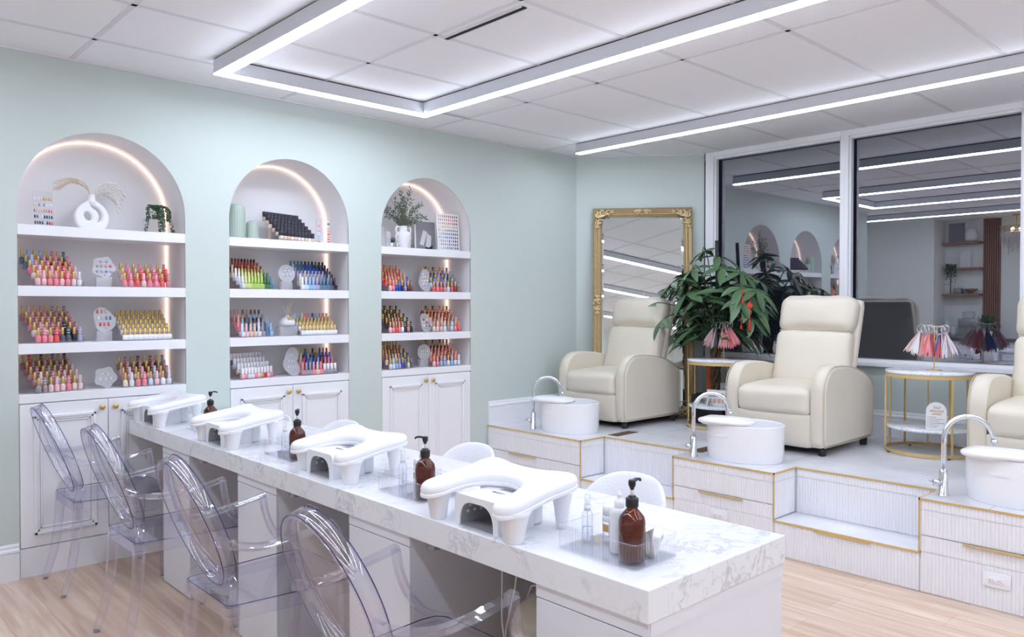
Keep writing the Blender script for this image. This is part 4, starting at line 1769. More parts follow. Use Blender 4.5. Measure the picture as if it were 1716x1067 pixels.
def make_side_table(loc, label):
    t = thing('round_side_table', label, 'side table', loc)
    r = 0.262
    b = MB()
    b.lathe([(0, 0.522), (r - 0.004, 0.522), (r, 0.526), (r, 0.537), (r - 0.004, 0.541), (0, 0.541)], n=64)
    b.build('table_top', 'marble_side', t)
    for z0, z1 in ((0.500, 0.5215), (0.006, 0.026)):
        b = MB()
        b.sweep([((r - 0.0045) * math.cos(2 * PI * k / 64), (r - 0.0045) * math.sin(2 * PI * k / 64), (z0 + z1) / 2) for k in range(64)], 0.007, z1 - z0, closed=True)
        b.build('ring_frame', 'gold', t)
    for a in (20, 53, 84, 109, 229, 285, 318, 350):
        b = MB()
        x, y = (r - 0.004) * math.cos(math.radians(a)), (r - 0.004) * math.sin(math.radians(a))
        b.sweep([(x, y, 0.02), (x, y, 0.505)], 0.010, 0.010, up=(x, y, 0))
        b.build('upright_bar', 'gold', t)
    for a in (45, 135, 225, 315):
        b = MB()
        b.cyl(((r - 0.004) * math.cos(math.radians(a)), (r - 0.004) * math.sin(math.radians(a)), 0.0), ((r - 0.004) * math.cos(math.radians(a)), (r - 0.004) * math.sin(math.radians(a)), 0.007), 0.010, n=12)
        b.build('foot', 'black_plastic', t)
    b = MB()
    b.lathe([(0, 0.158), (r - 0.018, 0.158), (r - 0.010, 0.162), (r - 0.010, 0.172), (r - 0.014, 0.175), (0, 0.175)], n=64)
    b.build('lower_shelf', 'marble_side', t)
    return t


T3 = (5.500, 1.868)
st0 = make_side_table((T3[0], T3[1], PT), 'round gold side table with marble top and aftercare sign on its lower shelf')
st0['group'] = 'gold and marble side tables'
dup(st0, (T2[0], T2[1], PT), 0, 'round gold side table with marble top, in front of the potted plant')


def make_swatch_stand(loc, seed, label, palette):
    """stand with loops carrying fans of nail tips"""
    rnd = random.Random(seed)
    t = thing('swatch_ring_stand', label, 'nail swatches', loc)
    b = MB()
    b.lathe([(0.0, 0.0), (0.045, 0.0), (0.045, 0.003), (0.004, 0.006), (0.003, 0.02), (0.003, 0.29), (0.0, 0.292)], n=24)
    for k in range(6):
        a = -1.3 + k * 0.52
        b.tube([(0, 0, 0.286), (0.025 * math.cos(a), 0.05 * math.sin(a), 0.292), (0.03 * math.cos(a), 0.085 * math.sin(a), 0.286)], 0.0018, 6)
    b.build('stand', 'gold_rim', t)
    for k, (ay, cols, sp) in enumerate(palette):
        ay += rnd.uniform(-0.08, 0.08)
        # ring
        cy_, cx_ = ay * 0.078, -0.02 + 0.03 * math.cos(ay * 2.2) + rnd.uniform(-0.03, 0.01)
        c_ = Vector((cx_, cy_, 0.270 + rnd.uniform(-0.012, 0.006)))
        tilt = ay * 0.36 + rnd.uniform(-0.12, 0.12)
        side = Vector((0.15, math.cos(tilt), -math.sin(tilt)))
        dwn = Vector((-0.12, math.sin(tilt), -math.cos(tilt))).normalized()
        side = (side - dwn * side.dot(dwn)).normalized()
        b = MB()
        b.tube([c_ + side * 0.027 * math.cos(a) + dwn * 0.027 * math.sin(a) for a in [2 * PI * i / 18 for i in range(18)]], 0.0017, 6, closed=True)
        rg = b.build('metal_ring', 'chrome', t)
        nrm_ = side.cross(dwn)
        mats = sorted(set(cols))
        b = MB()
        m = int(sp * 1.35)
        for i in range(m):
            u = (i / (m - 1) - 0.5) * 0.56 + rnd.uniform(-.05, .05)
            d = (dwn * math.cos(u) + side * math.sin(u)).normalized()
            sd = d.cross(nrm_).normalized()
            ln = 0.150 + rnd.uniform(-0.022, 0.022)
            st = c_ + dwn * 0.018 + nrm_ * ((i % 3 - 1) * 0.0025)
            w0, w1 = 0.0024, 0.0046
            fz = nrm_ * 0.0012
            pts = [(0, w0), (0.35, w0 * 1.2), (0.5, w1), (0.85, w1), (1.0, w1 * 0.3)]
            vs_, fs = [], []
            for (s_, w_) in pts:
                for sg, off in ((-1, 0), (1, 0), (1, 1), (-1, 1)):
                    vs_.append(st + d * ln * s_ + sd * w_ * sg + fz * off)
            for j in range(4):
                for q in range(4):
                    r_ = (q + 1) % 4
                    fs.append((4 * j + q, 4 * j + r_, 4 * j + 4 + r_, 4 * j + 4 + q))
            fs += [(0, 1, 2, 3), (19, 18, 17, 16)]
            cc = cols[min(len(cols) - 1, int(i / m * len(cols)))]
            b._add(vs_, fs, mats.index(cc), False)
        b.build('nail_tip_fan', [colour(c, 0.3) for c in mats], rg)
    return t


PK, RD, NU, CL, GR, BL, NV, WH, DK = (238, 152, 158), (222, 106, 100), (226, 190, 178), (222, 214, 220), (160, 166, 176), (86, 104, 170), (66, 70, 118), (238, 232, 232), (110, 88, 96)
make_swatch_stand((5.52, 1.845, PT + 0.5415), 5, 'rings of nail colour swatches with blue tips on the right side table',
                  [(-1.0, [CL, GR, CL], 14), (-0.72, [RD, GR, CL], 14), (-0.45, [NV, RD, BL], 14), (-0.18, [BL, NV, GR], 16), (0.1, [RD, PK, RD], 16), (0.36, [PK, PK, PK], 16), (0.62, [PK, NU, PK], 16), (0.95, [WH, CL, NU], 15), (0.2, [PK, RD, NU], 14)])
make_swatch_stand((5.50, 3.400, PT + 0.5415), 6, 'rings of pink nail colour swatches on the side table by the plant',
                  [(-0.95, [PK, PK, PK], 15), (-0.65, [PK, RD, PK], 15), (-0.35, [PK, NU, PK], 15), (-0.05, [NU, DK, RD], 15), (0.25, [CL, GR, BL], 15), (0.55, [DK, CL, GR], 14), (0.9, [NU, PK, CL], 14), (0.1, [PK, PK, NU], 12)])

# aftercare sign: arched acrylic card on the lower shelf
sg = thing('aftercare_sign', 'small white arched sign reading Nail aftercare advice on the right side table', 'sign', (5.345, 1.772, PT + 0.1755), 0.0)
sw, shh = 0.058, 0.118
lp = [(-sw, 0.0), (sw, 0.0)] + arc(0, shh, sw, 0, 180, 24)
du = Vector((0.28, -0.96, 0)).normalized()      # reading direction
up_ = Vector((0.10, 0.03, 1)).normalized()
me = plate([lp], 0.003, basis((0, 0, 0), du, up_))
link_mesh('sign_plate', me, 'paper', sg)
fn = du.cross(up_).normalized()
b = MB()
b.box((-0.012, -0.06, -0.0), (0.03, 0.06, 0.003))
b.build('sign_foot', 'acrylic', sg)
for i, (s_, z_) in enumerate((('Nail', 0.133), ('aftercare', 0.113), ('advice', 0.094))):
    me = text_mesh(s_, 0.025 if i == 0 else 0.024, basis(fn * 0.0018 + up_ * z_, du, up_), shear=0.35, spacing=0.92)
    link_mesh('lettering', me, 'gold_ink', sg)
b = MB()
for i, ln in enumerate((0.040, 0.078, 0.058, 0.088, 0.056, 0.046)):
    z_ = 0.080 - i * 0.0125
    p0 = fn * 0.0018 + up_ * z_ + du * (-0.040)
    b.sweep([p0, p0 + du * ln], 0.0012, 0.0022, up=up_)
b.build('printed_lines', 'ink', sg)
b = MB()
for i in range(6):
    z_ = 0.080 - i * 0.0125
    p0 = fn * 0.0018 + up_ * z_ + du * (-0.050)
    b.sweep([p0, p0 + du * 0.006], 0.0012, 0.005, up=up_)
b.build('printed_bullets', 'gold_ink', sg)

# cards on the lower shelf of the far table
cd = thing('price_card', 'white printed card leaning on the lower shelf of the far side table', 'card', (5.37, 3.40, PT + 0.1755), 0.15)
b = MB()
b.rbox((-0.003, -0.085, 0.0), (0.003, 0.075, 0.125), 0.0012, 1)
b.build('card_panel', 'paper', cd, rot=(0, 0.2, 0))
b = MB()
for i in range(12):
    b.box((-0.0045, 0.065 - i * 0.0115, 0.02), (-0.0035, 0.058 - i * 0.0115, 0.055), i % 3)
b.box((-0.0045, -0.075, 0.07), (-0.0035, 0.065, 0.080), 3)
b.box((-0.0045, -0.075, 0.09), (-0.0035, 0.02, 0.097), 3)
b.build('printed_swatches', [colour((214, 170, 158)), colour((226, 200, 190)), colour((190, 120, 112)), 'print_grey'], cd, rot=(0, 0.2, 0))
cd = thing('nail_art_photo', 'small framed photo card beside the price card on the lower shelf', 'card', (5.315, 3.475, PT + 0.1755), -0.25)
b = MB()
b.rbox((-0.002, -0.05, 0.0), (0.002, 0.05, 0.075), 0.001, 1)
b.build('card_panel', 'paper', cd, rot=(0, 0.25, 0))
b = MB()
b.box((-0.0035, -0.04, 0.008), (-0.0025, 0.04, 0.064))
b.box((-0.0042, -0.02, 0.02), (-0.0034, 0.03, 0.05), 1)
b.build('printed_photo', ['print_grey', 'leaf_grey'], cd, rot=(0, 0.25, 0))
ab = thing('storage_basket', 'clear plastic basket of nail tips behind the cards on the side table', 'basket', (5.60, 3.36, PT + 0.1755), 0.1)
q = MB()
for (a_, c_) in (((-0.06, -0.10, 0), (0.06, -0.098, 0.165)), ((-0.06, 0.098, 0), (0.06, 0.10, 0.165)), ((-0.06, -0.10, 0), (-0.058, 0.10, 0.165)), ((0.058, -0.10, 0), (0.06, 0.10, 0.165)), ((-0.06, -0.10, 0), (0.06, 0.10, 0.002))):
    q.box(a_, c_)
q.build('basket_shell', 'acrylic_frost', ab)
q = MB()
for r_ in range(4):
    for c_ in range(7):
        q.cyl((-0.0612, -0.08 + c_ * 0.026, 0.03 + r_ * 0.035), (-0.0604, -0.08 + c_ * 0.026, 0.03 + r_ * 0.035), 0.008, n=10)
q.build('round_stickers', 'stone_white', ab)

# ---------------------------------------------------------------- gold framed mirror leaning on the corner wall
lean = math.radians(6.0)
Zb, Ht, Hw = PT + 0.004, 1.835, 0.436
Mn = (WN * math.cos(lean) + Vector((0, 0, math.sin(lean)))).normalized()
Mu = WD.copy()                      # along the wall
Mv = Mn.cross(Mu).normalized()
if Mv.z < 0:
    Mv = -Mv
foot = A2 + WD * 0.585 + WN * (0.030 + Ht * math.sin(lean)) + Vector((0, 0, Zb + 0.002))
mr = thing('standing_mirror', 'large ornate gold framed mirror leaning on the green corner wall', 'mirror', foot)


def MP(u, v, w=0.0):
    return Mu * u + Mv * v + Mn * w


b = MB()
fr_prof = [(0.0, 0.0), (0.0, 0.016), (0.012, 0.024), (0.024, 0.018), (0.034, 0.014), (0.050, 0.022), (0.060, 0.020), (0.066, 0.012), (0.072, 0.014), (0.080, 0.006), (0.080, 0.0)]
cor = [(-Hw, 0.0, 1, 1), (Hw, 0.0, -1, 1), (Hw, Ht, -1, -1), (-Hw, Ht, 1, -1)]
vs_, fs = [], []
k = len(fr_prof)
for (u, v, su, sv) in cor:
    for (ins, hgt) in fr_prof:
        vs_.append(MP(u + su * ins, v + sv * ins, hgt))
for j in range(4):
    l = (j + 1) % 4
    for i in range(k - 1):
        fs.append((j * k + i, l * k + i, l * k + i + 1, j * k + i + 1))
b._add(vs_, fs, 0, False)
b.build('frame', 'gilt', mr)
b = MB()
b._add([MP(-Hw + 0.004, 0.004, -0.012), MP(Hw - 0.004, 0.004, -0.012), MP(Hw - 0.004, Ht - 0.004, -0.012), MP(-Hw + 0.004, Ht - 0.004, -0.012),
        MP(-Hw + 0.004, 0.004, 0.001), MP(Hw - 0.004, 0.004, 0.001), MP(Hw - 0.004, Ht - 0.004, 0.001), MP(-Hw + 0.004, Ht - 0.004, 0.001)],
       [(3, 2, 1, 0), (4, 5, 6, 7), (0, 1, 5, 4), (1, 2, 6, 5), (2, 3, 7, 6), (3, 0, 4, 7)])
b.build('backing_board', 'bark', mr)
b = MB()
g0, g1, bz = 0.078, 0.096, 0.0035
vs_ = [MP(-Hw + g0, g0, 0.003), MP(Hw - g0, g0, 0.003), MP(Hw - g0, Ht - g0, 0.003), MP(-Hw + g0, Ht - g0, 0.003),
       MP(-Hw + g1, g1, 0.003 + bz), MP(Hw - g1, g1, 0.003 + bz), MP(Hw - g1, Ht - g1, 0.003 + bz), MP(-Hw + g1, Ht - g1, 0.003 + bz)]
b._add(vs_, [(4, 5, 6, 7), (0, 1, 5, 4), (1, 2, 6, 5), (2, 3, 7, 6), (3, 0, 4, 7)])
b.build('mirror_pane', 'mirror_glass', mr)
rn = random.Random(3)


def scroll(b, u, v, du_, dv_, s):
    """acanthus scroll: curling tapered tubes with beads"""
    for kk in range(3):
        pts, rad = [], []
        for i in range(16):
            a = i / 15 * 4.2 + kk * 0.5
            rr_ = s * (0.55 - 0.45 * i / 15)
            pts.append(MP(u + du_ * s * (0.2 + 0.35 * kk) + rr_ * math.cos(a) * du_, v + dv_ * s * (0.5 - 0.15 * kk) + rr_ * math.sin(a) * dv_, 0.030))
            rad.append(s * (0.17 - 0.09 * i / 15))
        b.tube(pts, rad, 7)
    for kk in range(5):
        b.ell(MP(u + du_ * s * rn.uniform(-0.3, 1.2), v + dv_ * s * rn.uniform(-0.2, 1.0), 0.032), (s * 0.15, s * 0.15, s * 0.15), 8, 6)


for (u, v, su, sv) in cor:
    b = MB()
    scroll(b, u + su * 0.026, v + sv * 0.026, su, sv, 0.066)
    scroll(b, u + su * 0.020, v + sv * 0.150, su, sv, 0.032)
    scroll(b, u + su * 0.150, v + sv * 0.018, su, sv, 0.032)
    scroll(b, u + su * 0.095, v + sv * 0.024, su, sv, 0.044)
    scroll(b, u + su * 0.024, v + sv * 0.105, su, sv, 0.044)
    b.build('corner_scrollwork', 'gilt_light', mr)
for (u, v, hz) in ((0, Ht - 0.036, 1), (0, 0.036, 1), (-Hw + 0.036, Ht * 0.53, 0), (Hw - 0.036, Ht * 0.53, 0)):
    b = MB()
    for s_ in (-1, 1):
        if hz:
            scroll(b, u + s_ * 0.012, v - 0.018, s_, 1, 0.040)
            scroll(b, u + s_ * 0.048, v - 0.010, s_, 1, 0.026)
        else:
            scroll(b, u - 0.018, v + s_ * 0.012, 1, s_, 0.040)
            scroll(b, u - 0.010, v + s_ * 0.055, 1, s_, 0.028)
    b.build('middle_scrollwork', 'gilt_light', mr)

# ---------------------------------------------------------------- potted money tree
PX, PY = 5.60, 3.54
pl = thing('potted_plant', 'tall green money tree with red charms in front of the window', 'plant', (PX, PY, PT))
b = MB()
b.rbox((-0.13, -0.15, 0.0), (0.13, 0.15, 0.24), 0.012, 2)
b.build('plant_pot', 'pot_dark', pl)
b = MB()
for k in range(4):
    b.tube([(0.028 * math.cos(z * 14 + k * PI / 2), 0.028 * math.sin(z * 14 + k * PI / 2), z) for z in [0.20 + 0.45 * i / 24 for i in range(25)]], 0.017, 8)
b.build('braided_trunk', 'bark', pl)
rp = random.Random(21)
stems = MB()
leaves = MB()


def leaflet(base, d, nr, ln, wd, mi=0, droop=0.35):
    d = d.normalized()
    sd = d.cross(nr).normalized()
    up2 = sd.cross(d).normalized()
    vs_ = []
    N = 7
    for i in range(N + 1):
        s = i / N
        c_ = base + d * ln * s - Vector((0, 0, 1)) * ln * droop * s * s
        w = wd * (math.sin(PI * min(1, s * 0.92 + 0.06)) ** 0.8) * (0.55 + 0.9 * s if s < 0.55 else 1.05)
        if i == N:
            w = 0.0005
        lift = up2 * w * 0.35
        vs_ += [c_ - sd * w + lift, c_, c_ + sd * w + lift]
    fs = []
    for i in range(N):
        fs += [(3 * i, 3 * i + 1, 3 * i + 4, 3 * i + 3), (3 * i + 1, 3 * i + 2, 3 * i + 5, 3 * i + 4)]
    leaves._add(vs_, fs, mi, True)


def cluster(c_, out_dir, n, ln):
    ud = (Vector((0, 0, 1)) * 0.75 + out_dir * 0.55).normalized()
    a0 = rp.uniform(0, 6)
    e1 = ud.cross(Vector((0.3, 0.2, 1))).normalized()
    e2 = ud.cross(e1)
    for k in range(n):
        a = a0 + 2 * PI * k / n + rp.uniform(-.15, .15)
        d = e1 * math.cos(a) + e2 * math.sin(a) - ud * 0.12
        tip = c_ + d * ln + Vector((PX, PY, PT)) - Vector((0, 0, ln * 0.3))
        if (tip - A2).dot(WN) < 0.05 + max(0, (2.3 - tip.z)) * 0.105 or tip.x > 5.88 or (tip.x < 5.56 and abs(tip.y - 3.40) < 0.24 and tip.z < 1.40) or (tip.y > 3.84 and tip.z < 1.5 and tip.x < 5.62) or (tip.z < 1.05 and (tip - Vector((T2[0], T2[1], tip.z))).length < 0.3):
            continue
        leaflet(c_, d, ud, ln * rp.uniform(0.75, 1.1), ln * 0.155, rp.choice((0, 0, 0, 1)), rp.uniform(0.15, 0.42))


cl_spec = []
for i in range(54):
    th = rp.uniform(0, 2 * PI)
    ph = rp.uniform(-0.95, 1.3)
    rr_ = rp.uniform(0.55, 1.0)
    x, y, z = 0.27 * rr_ * math.cos(th), 0.40 * rr_ * math.sin(th), 0.92 + 0.34 * math.sin(ph) * rr_
    if x > 0.19:
        x = 0.19
    cl_spec.append((x, y, z))
for (x, y, z) in [(-0.06, 0.09, 1.41), (0.0, -0.02, 1.37), (-0.16, 0.12, 1.26), (-0.12, -0.14, 1.27), (-0.08, -0.28, 1.22), (-0.22, 0.26, 1.16), (-0.28, 0.38, 1.07), (-0.32, 0.44, 0.96), (-0.2, -0.36, 1.1), (-0.24, 0.12, 1.06), (-0.26, -0.1, 1.0), (-0.22, -0.3, 0.94), (-0.3, 0.3, 0.86), (-0.22, -0.44, 0.98), (-0.26, -0.48, 0.86), (-0.16, -0.46, 1.08), (-0.28, -0.4, 1.0)]:
    cl_spec.append((x, y, z))
for (x, y, z) in cl_spec:
    c_ = Vector((x, y, z))
    wp = c_ + Vector((PX, PY, 0))
    if (wp - A2).dot(WN) < 0.10 or (wp.x > 5.9):
        continue
    o_ = Vector((x, y, 0.05)).normalized()
    stems.tube(smooth([(0.02 * math.cos(x * 50), 0.02 * math.sin(y * 50), 0.60), (x * 0.35, y * 0.35, 0.60 + (z - 0.60) * 0.6 + 0.08), (x * 0.8, y * 0.8, z + 0.03), (x, y, z)], 4), 0.0045, 5)
    cluster(c_, o_, rp.choice((6, 7, 7)), rp.uniform(0.17, 0.25))
stems.build('branches', 'leaf_dark', pl)
leaves.build('foliage', ['leaf', 'leaf_dark'], pl)


def charm(loc, label, s=1.0):
    t = thing('hanging_charm', label, 'charm', loc)
    b = MB()
    b.cyl((0, 0, 0.05 * s), (0, 0, 0.13 * s), 0.001, n=6)
    b.build('cord', 'red_silk', t)
    b = MB()
    b.rbox((-0.004, -0.018 * s, 0.02 * s), (0.004, 0.018 * s, 0.056 * s), 0.003, 2)
    for k in (-1, 1):
        b.ell((0, k * 0.018 * s, 0.038 * s), (0.005, 0.009 * s, 0.009 * s), 10, 6)
    b.ell((0, 0, 0.060 * s), (0.005, 0.009 * s, 0.009 * s), 10, 6)
    b.build('knot', 'red_silk', t)
    b = MB()
    b.cyl((0, 0, 0.02 * s), (0, 0, -0.07 * s), 0.003, n=8)
    b.build('beaded_string', 'orange_silk', t)
    b = MB()
    b.lathe([(0.004, -0.065 * s), (0.007, -0.075 * s), (0.011, -0.15 * s), (0.0, -0.15 * s)], n=12)
    b.build('tassel', 'red_silk', t)


def charm_at(px, py_, x):
    pass


charm((5.25, 3.030, 1.398), 'large red knotted charm with tassel hanging from the plant', 1.0)
charm((5.25, 3.090, 1.515), 'small gold coin charm hanging high in the plant', 0.45)
charm((5.26, 3.105, 1.320), 'tiny red charm hanging in the middle of the plant', 0.4)
b = MB()
b.box((0, 0, 0), (0.012, 0.05, 0.30))
tag(b.build('red_banner', 'orange_silk', loc=(5.60, 3.58, 0.71)), 'narrow orange red banner hanging beside the plant trunk', 'banner')
b = MB()
b.rbox((-0.20, -0.18, 0.0), (0.14, 0.18, 0.30), 0.01, 2)
tag(b.build('speaker_box', 'pot_dark', loc=(5.66, 3.18, PT), rot=(0, 0, 0.0)), 'black box standing on the platform behind the far side table', 'box')
b = MB()
b.tube(smooth([(0, 0, 0.0), (0.005, 0.01, 0.3), (-0.005, -0.01, 0.6), (0.004, 0.0, 0.95)], 6), 0.016, 8)
tag(b.build('dark_pole', 'pot_dark', loc=(5.86, 3.70, 1.045)), 'dark carved pole standing at the left edge of the window', 'ornament')

# ---------------------------------------------------------------- nail polish
BCACHE = {}


def bottle_mesh(kind, part):
    """mesh data shared by every bottle of a kind; colours sit on the object"""
    if (kind, part) in BCACHE:
        return BCACHE[(kind, part)]
    b = MB()
    if kind in ('duo', 'gel'):
        if part == 'body':
            b.lathe([(0.0, 0.0), (0.0125, 0.0), (0.0135, 0.002), (0.0138, 0.030), (0.0120, 0.035), (0.0065, 0.039), (0.0060, 0.043), (0.0, 0.043)], n=12)
        elif kind == 'duo':
            b.lathe([(0.0072, 0.041), (0.0078, 0.042), (0.0072, 0.078), (0.0055, 0.080), (0.0, 0.080)], n=10)
        else:
            b.lathe([(0.0082, 0.040), (0.0086, 0.042), (0.0080, 0.062), (0.0076, 0.079), (0.0060, 0.081), (0.0, 0.081)], n=10)
            b.lathe([(0.0090, 0.048), (0.0090, 0.051)], n=10, mi=1)
            b.lathe([(0.0086, 0.062), (0.0086, 0.065)], n=10, mi=1)
    elif kind == 'slim':
        if part == 'body':
            b.lathe([(0.0, 0.0), (0.0150, 0.0), (0.0175, 0.001), (0.0205, 0.028), (0.0150, 0.032), (0.0, 0.033)], n=4, smooth=False)
        else:
            b.lathe([(0.0082, 0.032), (0.0080, 0.040), (0.0062, 0.084), (0.0, 0.085)], n=10)
    elif kind == 'block':
        if part == 'body':
            b.rbox((-0.0145, -0.0120, 0.0), (0.0145, 0.0120, 0.031), 0.0015, 1)
        else:
            b.lathe([(0.0085, 0.030), (0.0090, 0.032), (0.0080, 0.068), (0.0, 0.069)], n=10)
    elif kind == 'cube':
        if part == 'body':
            b.rbox((-0.0135, -0.0125, 0.0), (0.0135, 0.0125, 0.026), 0.002, 1)
        else:
            b.rbox((-0.0130, -0.0120, 0.0265), (0.0130, 0.0120, 0.062), 0.0015, 1)
    elif kind == 'white':
        if part == 'body':
            b.rbox((-0.0130, -0.0110, 0.0), (0.0130, 0.0110, 0.028), 0.0015, 1)
        else:
            b.rbox((-0.0085, -0.0075, 0.029), (0.0085, 0.0075, 0.070), 0.0012, 1)
    nslot = 2 if (kind == 'gel' and part == 'cap') else 1
    me = b.mesh(kind + '_' + part, ['white_plastic'] * nslot)
    BCACHE[(kind, part)] = me
    return me


plain('cap_gold', (212, 180, 112), 0.3, metal=0.45)
plain('stripe', (236, 228, 232), 0.5)


def set_mat(o, i, m):
    o.material_slots[i].link = 'OBJECT'
    o.material_slots[i].material = MATS[m] if isinstance(m, str) else m


CN = {}


def named(name, rgb):
    CN[rgb] = name
    return rgb


hot = named('coral', (236, 92, 92)); pink = named('pink', (240, 138, 152)); pale = named('pale-pink', (240, 190, 194)); blush = named('blush', (232, 206, 204))
nude = named('nude', (222, 196, 178)); lilac = named('lilac', (170, 160, 196)); grey = named('grey', (150, 150, 160)); navy = named('navy', (42, 48, 96))
blue = named('blue', (40, 82, 182)); sky = named('sky-blue', (150, 186, 226)); steel_ = named('steel-blue', (92, 124, 152)); black_ = named('black', (36, 34, 40))
mauve = named('mauve', (176, 124, 130)); brown = named('brown', (122, 78, 62)); wine = named('wine', (112, 42, 46)); red = named('red', (206, 52, 50))
green = named('green', (72, 116, 80)); lime = named('lime-green', (176, 206, 110)); pea = named('pale-green', (208, 218, 150)); white_ = named('white', (236, 238, 244))
clearw = named('milky', (224, 226, 234)); gold_ = named('gold', (206, 172, 92)); rust = named('rust', (168, 74, 44)); rose = named('rose', (206, 140, 146)); tan = named('tan', (206, 160, 110)); taupe = named('taupe', (166, 146, 140))
ice = named('ice-blue', (200, 220, 240)); teal = named('teal', (74, 130, 150)); slate = named('slate', (84, 92, 110)); cream = named('cream', (232, 214, 192))

# rack: arch, shelf (0 second .. 2 bottom), side, kind, rows (front first) of colour cycles, columns, rows, rotation
RACKS = [
    (0, 0, 'left', 'duo', [[pale, pale, pink, pink, pale, pink, blush, clearw], [blush, pale, pink, pale, pink, hot, pink, blush], [pink, pink, hot, pink, hot, pink, pale, pink], [steel_, ice, sky, pink, wine, pink, red, pink], [steel_, sky, pale, sky, teal, pink, steel_, teal]], 8, 5),
    (0, 0, 'right', 'duo', [[pink, pink, hot, pale, pink, pink, hot, rose], [pale, pink, pink, hot, pink, pink, pink, hot], [blush, pink, lilac, pink, hot, rose, pink, hot]], 8, 3),
    (0, 1, 'left', 'duo', [[pink, pink, pink, hot, slate, slate, black_, lilac], [blush, rose, blush, mauve, pink, black_, black_, mauve], [rose, mauve, blush, rose, rose, mauve, brown, rose], [mauve, rose, mauve, rose, mauve, mauve, mauve, rose], [rose, pale, rose, pink, mauve, rose, rust, mauve]], 8, 5),
    (0, 1, 'right', 'block', [[white_], [white_], [white_], [white_], [white_]], 10, 5),
    (0, 2, 'left', 'duo', [[grey, taupe, blush, pale, blush, pink, cream, blush], [mauve, blush, grey, rose, clearw, blush, rose, blush], [rose, mauve, rose, taupe, blush, rose, mauve, blush], [mauve, mauve, brown, rose, mauve, taupe, mauve, rose], [mauve, hot, mauve, brown, mauve, mauve, taupe, brown]], 8, 5),
    (0, 2, 'right', 'duo', [[cream, clearw, pink, pink, ice, pale, white_, clearw], [rose, blush, cream, pale, blush, ice, blush, taupe], [blush, rose, mauve, rose, brown, mauve, rose, rose], [mauve, mauve, taupe, brown, brown, rust, brown, taupe]], 8, 4),
    (1, 0, 'left', 'slim', [[clearw, pea, pea, lime, lime, lime, lime, green, green, teal], [white_, pea, pea, pea, lime, lime, pea, lime, green, green], [white_, cream, pea, lime, tan, tan, tan, tan, lime, tan], [cream, rust, rust, tan, rust, tan, rust, tan, tan, brown], [brown, rust, rust, rust, red, red, red, red, red, rust], [rust, rust, wine, wine, wine, black_, black_, brown, black_, black_]], 10, 6),
    (1, 0, 'right', 'slim', [[white_, ice, sky, sky, lilac, steel_, steel_, steel_, slate, black_], [cream, grey, taupe, grey, taupe, grey, taupe, slate, grey, black_], [lilac, lilac, cream, lilac, lilac, lilac, lilac, lilac, navy, black_], [lilac, steel_, teal, blue, blue, blue, blue, navy, navy, navy], [ice, teal, teal, blue, blue, blue, navy, navy, navy, black_], [steel_, teal, steel_, slate, black_, green, black_, green, black_, black_]], 10, 6),
    (1, 1, 'left', 'slim', [[clearw, pale, nude, nude, clearw, grey, steel_, sky], [pink, sky, steel_, grey, slate, blush, grey, sky], [rose, nude, tan, steel_, sky, sky, lilac, grey], [mauve, taupe, rose, brown, tan, brown, brown, slate]], 8, 4),
    (1, 1, 'right', 'block', [[white_], [white_], [clearw], [ice, sky, cream, pink, rose, blue, sky, rose, rose, nude]], 10, 4),
    (1, 2, 'left', 'white', [[pale, pink, clearw, clearw, pink, nude, tan, red], [nude, rose, pale, nude, blush, pink, rose, hot], [clearw, white_, clearw, grey, clearw, clearw, grey, white_], [grey, clearw, grey, taupe, grey, tan, grey, clearw]], 10, 4),
    (1, 2, 'right', 'slim', [[rose, grey, grey, pink, nude, pink, grey, grey, grey, grey], [rose, red, blue, steel_, blue, sky, rust, pink, pink, rose], [lilac, cream, blue, lilac, steel_, brown, blue, navy, blue, blue], [green, lime, black_, green, navy, black_, gold_, blue, rose, red]], 10, 4),
    (2, 0, 'left', 'duo', [[pale, pink, blue, blue, navy, lilac, wine, brown], [hot, pink, pink, pink, pink, rose, navy, blue], [hot, hot, hot, pink, hot, hot, rose, pink], [hot, hot, brown, hot, hot, hot, pink, hot], [taupe, brown, gold_, hot, grey, hot, hot, hot]], 8, 5),
    (2, 0, 'right', 'duo', [[hot, pink, hot, rose, ice, hot, brown, mauve], [ice, teal, green, blue, teal, green, steel_, steel_], [lilac, steel_, ice, lilac, sky, sky, teal, steel_], [brown, lilac, steel_, lilac, sky, blue, navy, sky], [brown, wine, brown, wine, lilac, hot, slate, blue]], 8, 5),
    (2, 1, 'left', 'duo', [[pale, pink, hot, pink, white_, black_, rose, black_], [black_, brown, black_, rose, black_, brown, clearw, black_], [brown, black_, brown, black_, brown, rust, brown, black_], [brown, black_, rust, brown, brown, black_, black_, brown], [black_, brown, gold_, black_, black_, black_, brown, black_]], 8, 5),
    (2, 1, 'right', 'duo', [[cream, pale, nude, clearw, grey, ice, pink, hot], [blush, grey, pale, blush, hot, grey, clearw, pink], [hot, hot, rose, pale, hot, rust, hot, grey], [red, hot, rust, hot, red, hot, hot, hot], [brown, black_, rust, black_, rust, hot, hot, red]], 8, 5),
    (2, 2, 'left', 'duo', [[clearw, ice, sky, lilac, blue, slate, cream, slate], [cream, taupe, nude, ice, sky, steel_, blush, navy], [mauve, rose, mauve, brown, rose, hot, mauve, black_], [taupe, gold_, rose, brown, mauve, mauve, rust, mauve], [gold_, gold_, tan, gold_, gold_, gold_, tan, gold_]], 8, 5),
    (2, 2, 'right', 'duo', [[pale, pink, sky, sky, clearw, sky, ice, clearw], [pink, hot, brown, rose, hot, rust, hot, pink], [rose, pink, rose, pink, pink, hot, pink, pink], [brown, rose, brown, mauve, rust, pink, pink, rose], [black_, brown, wine, brown, black_, wine, brown, brown]], 8, 5),
]
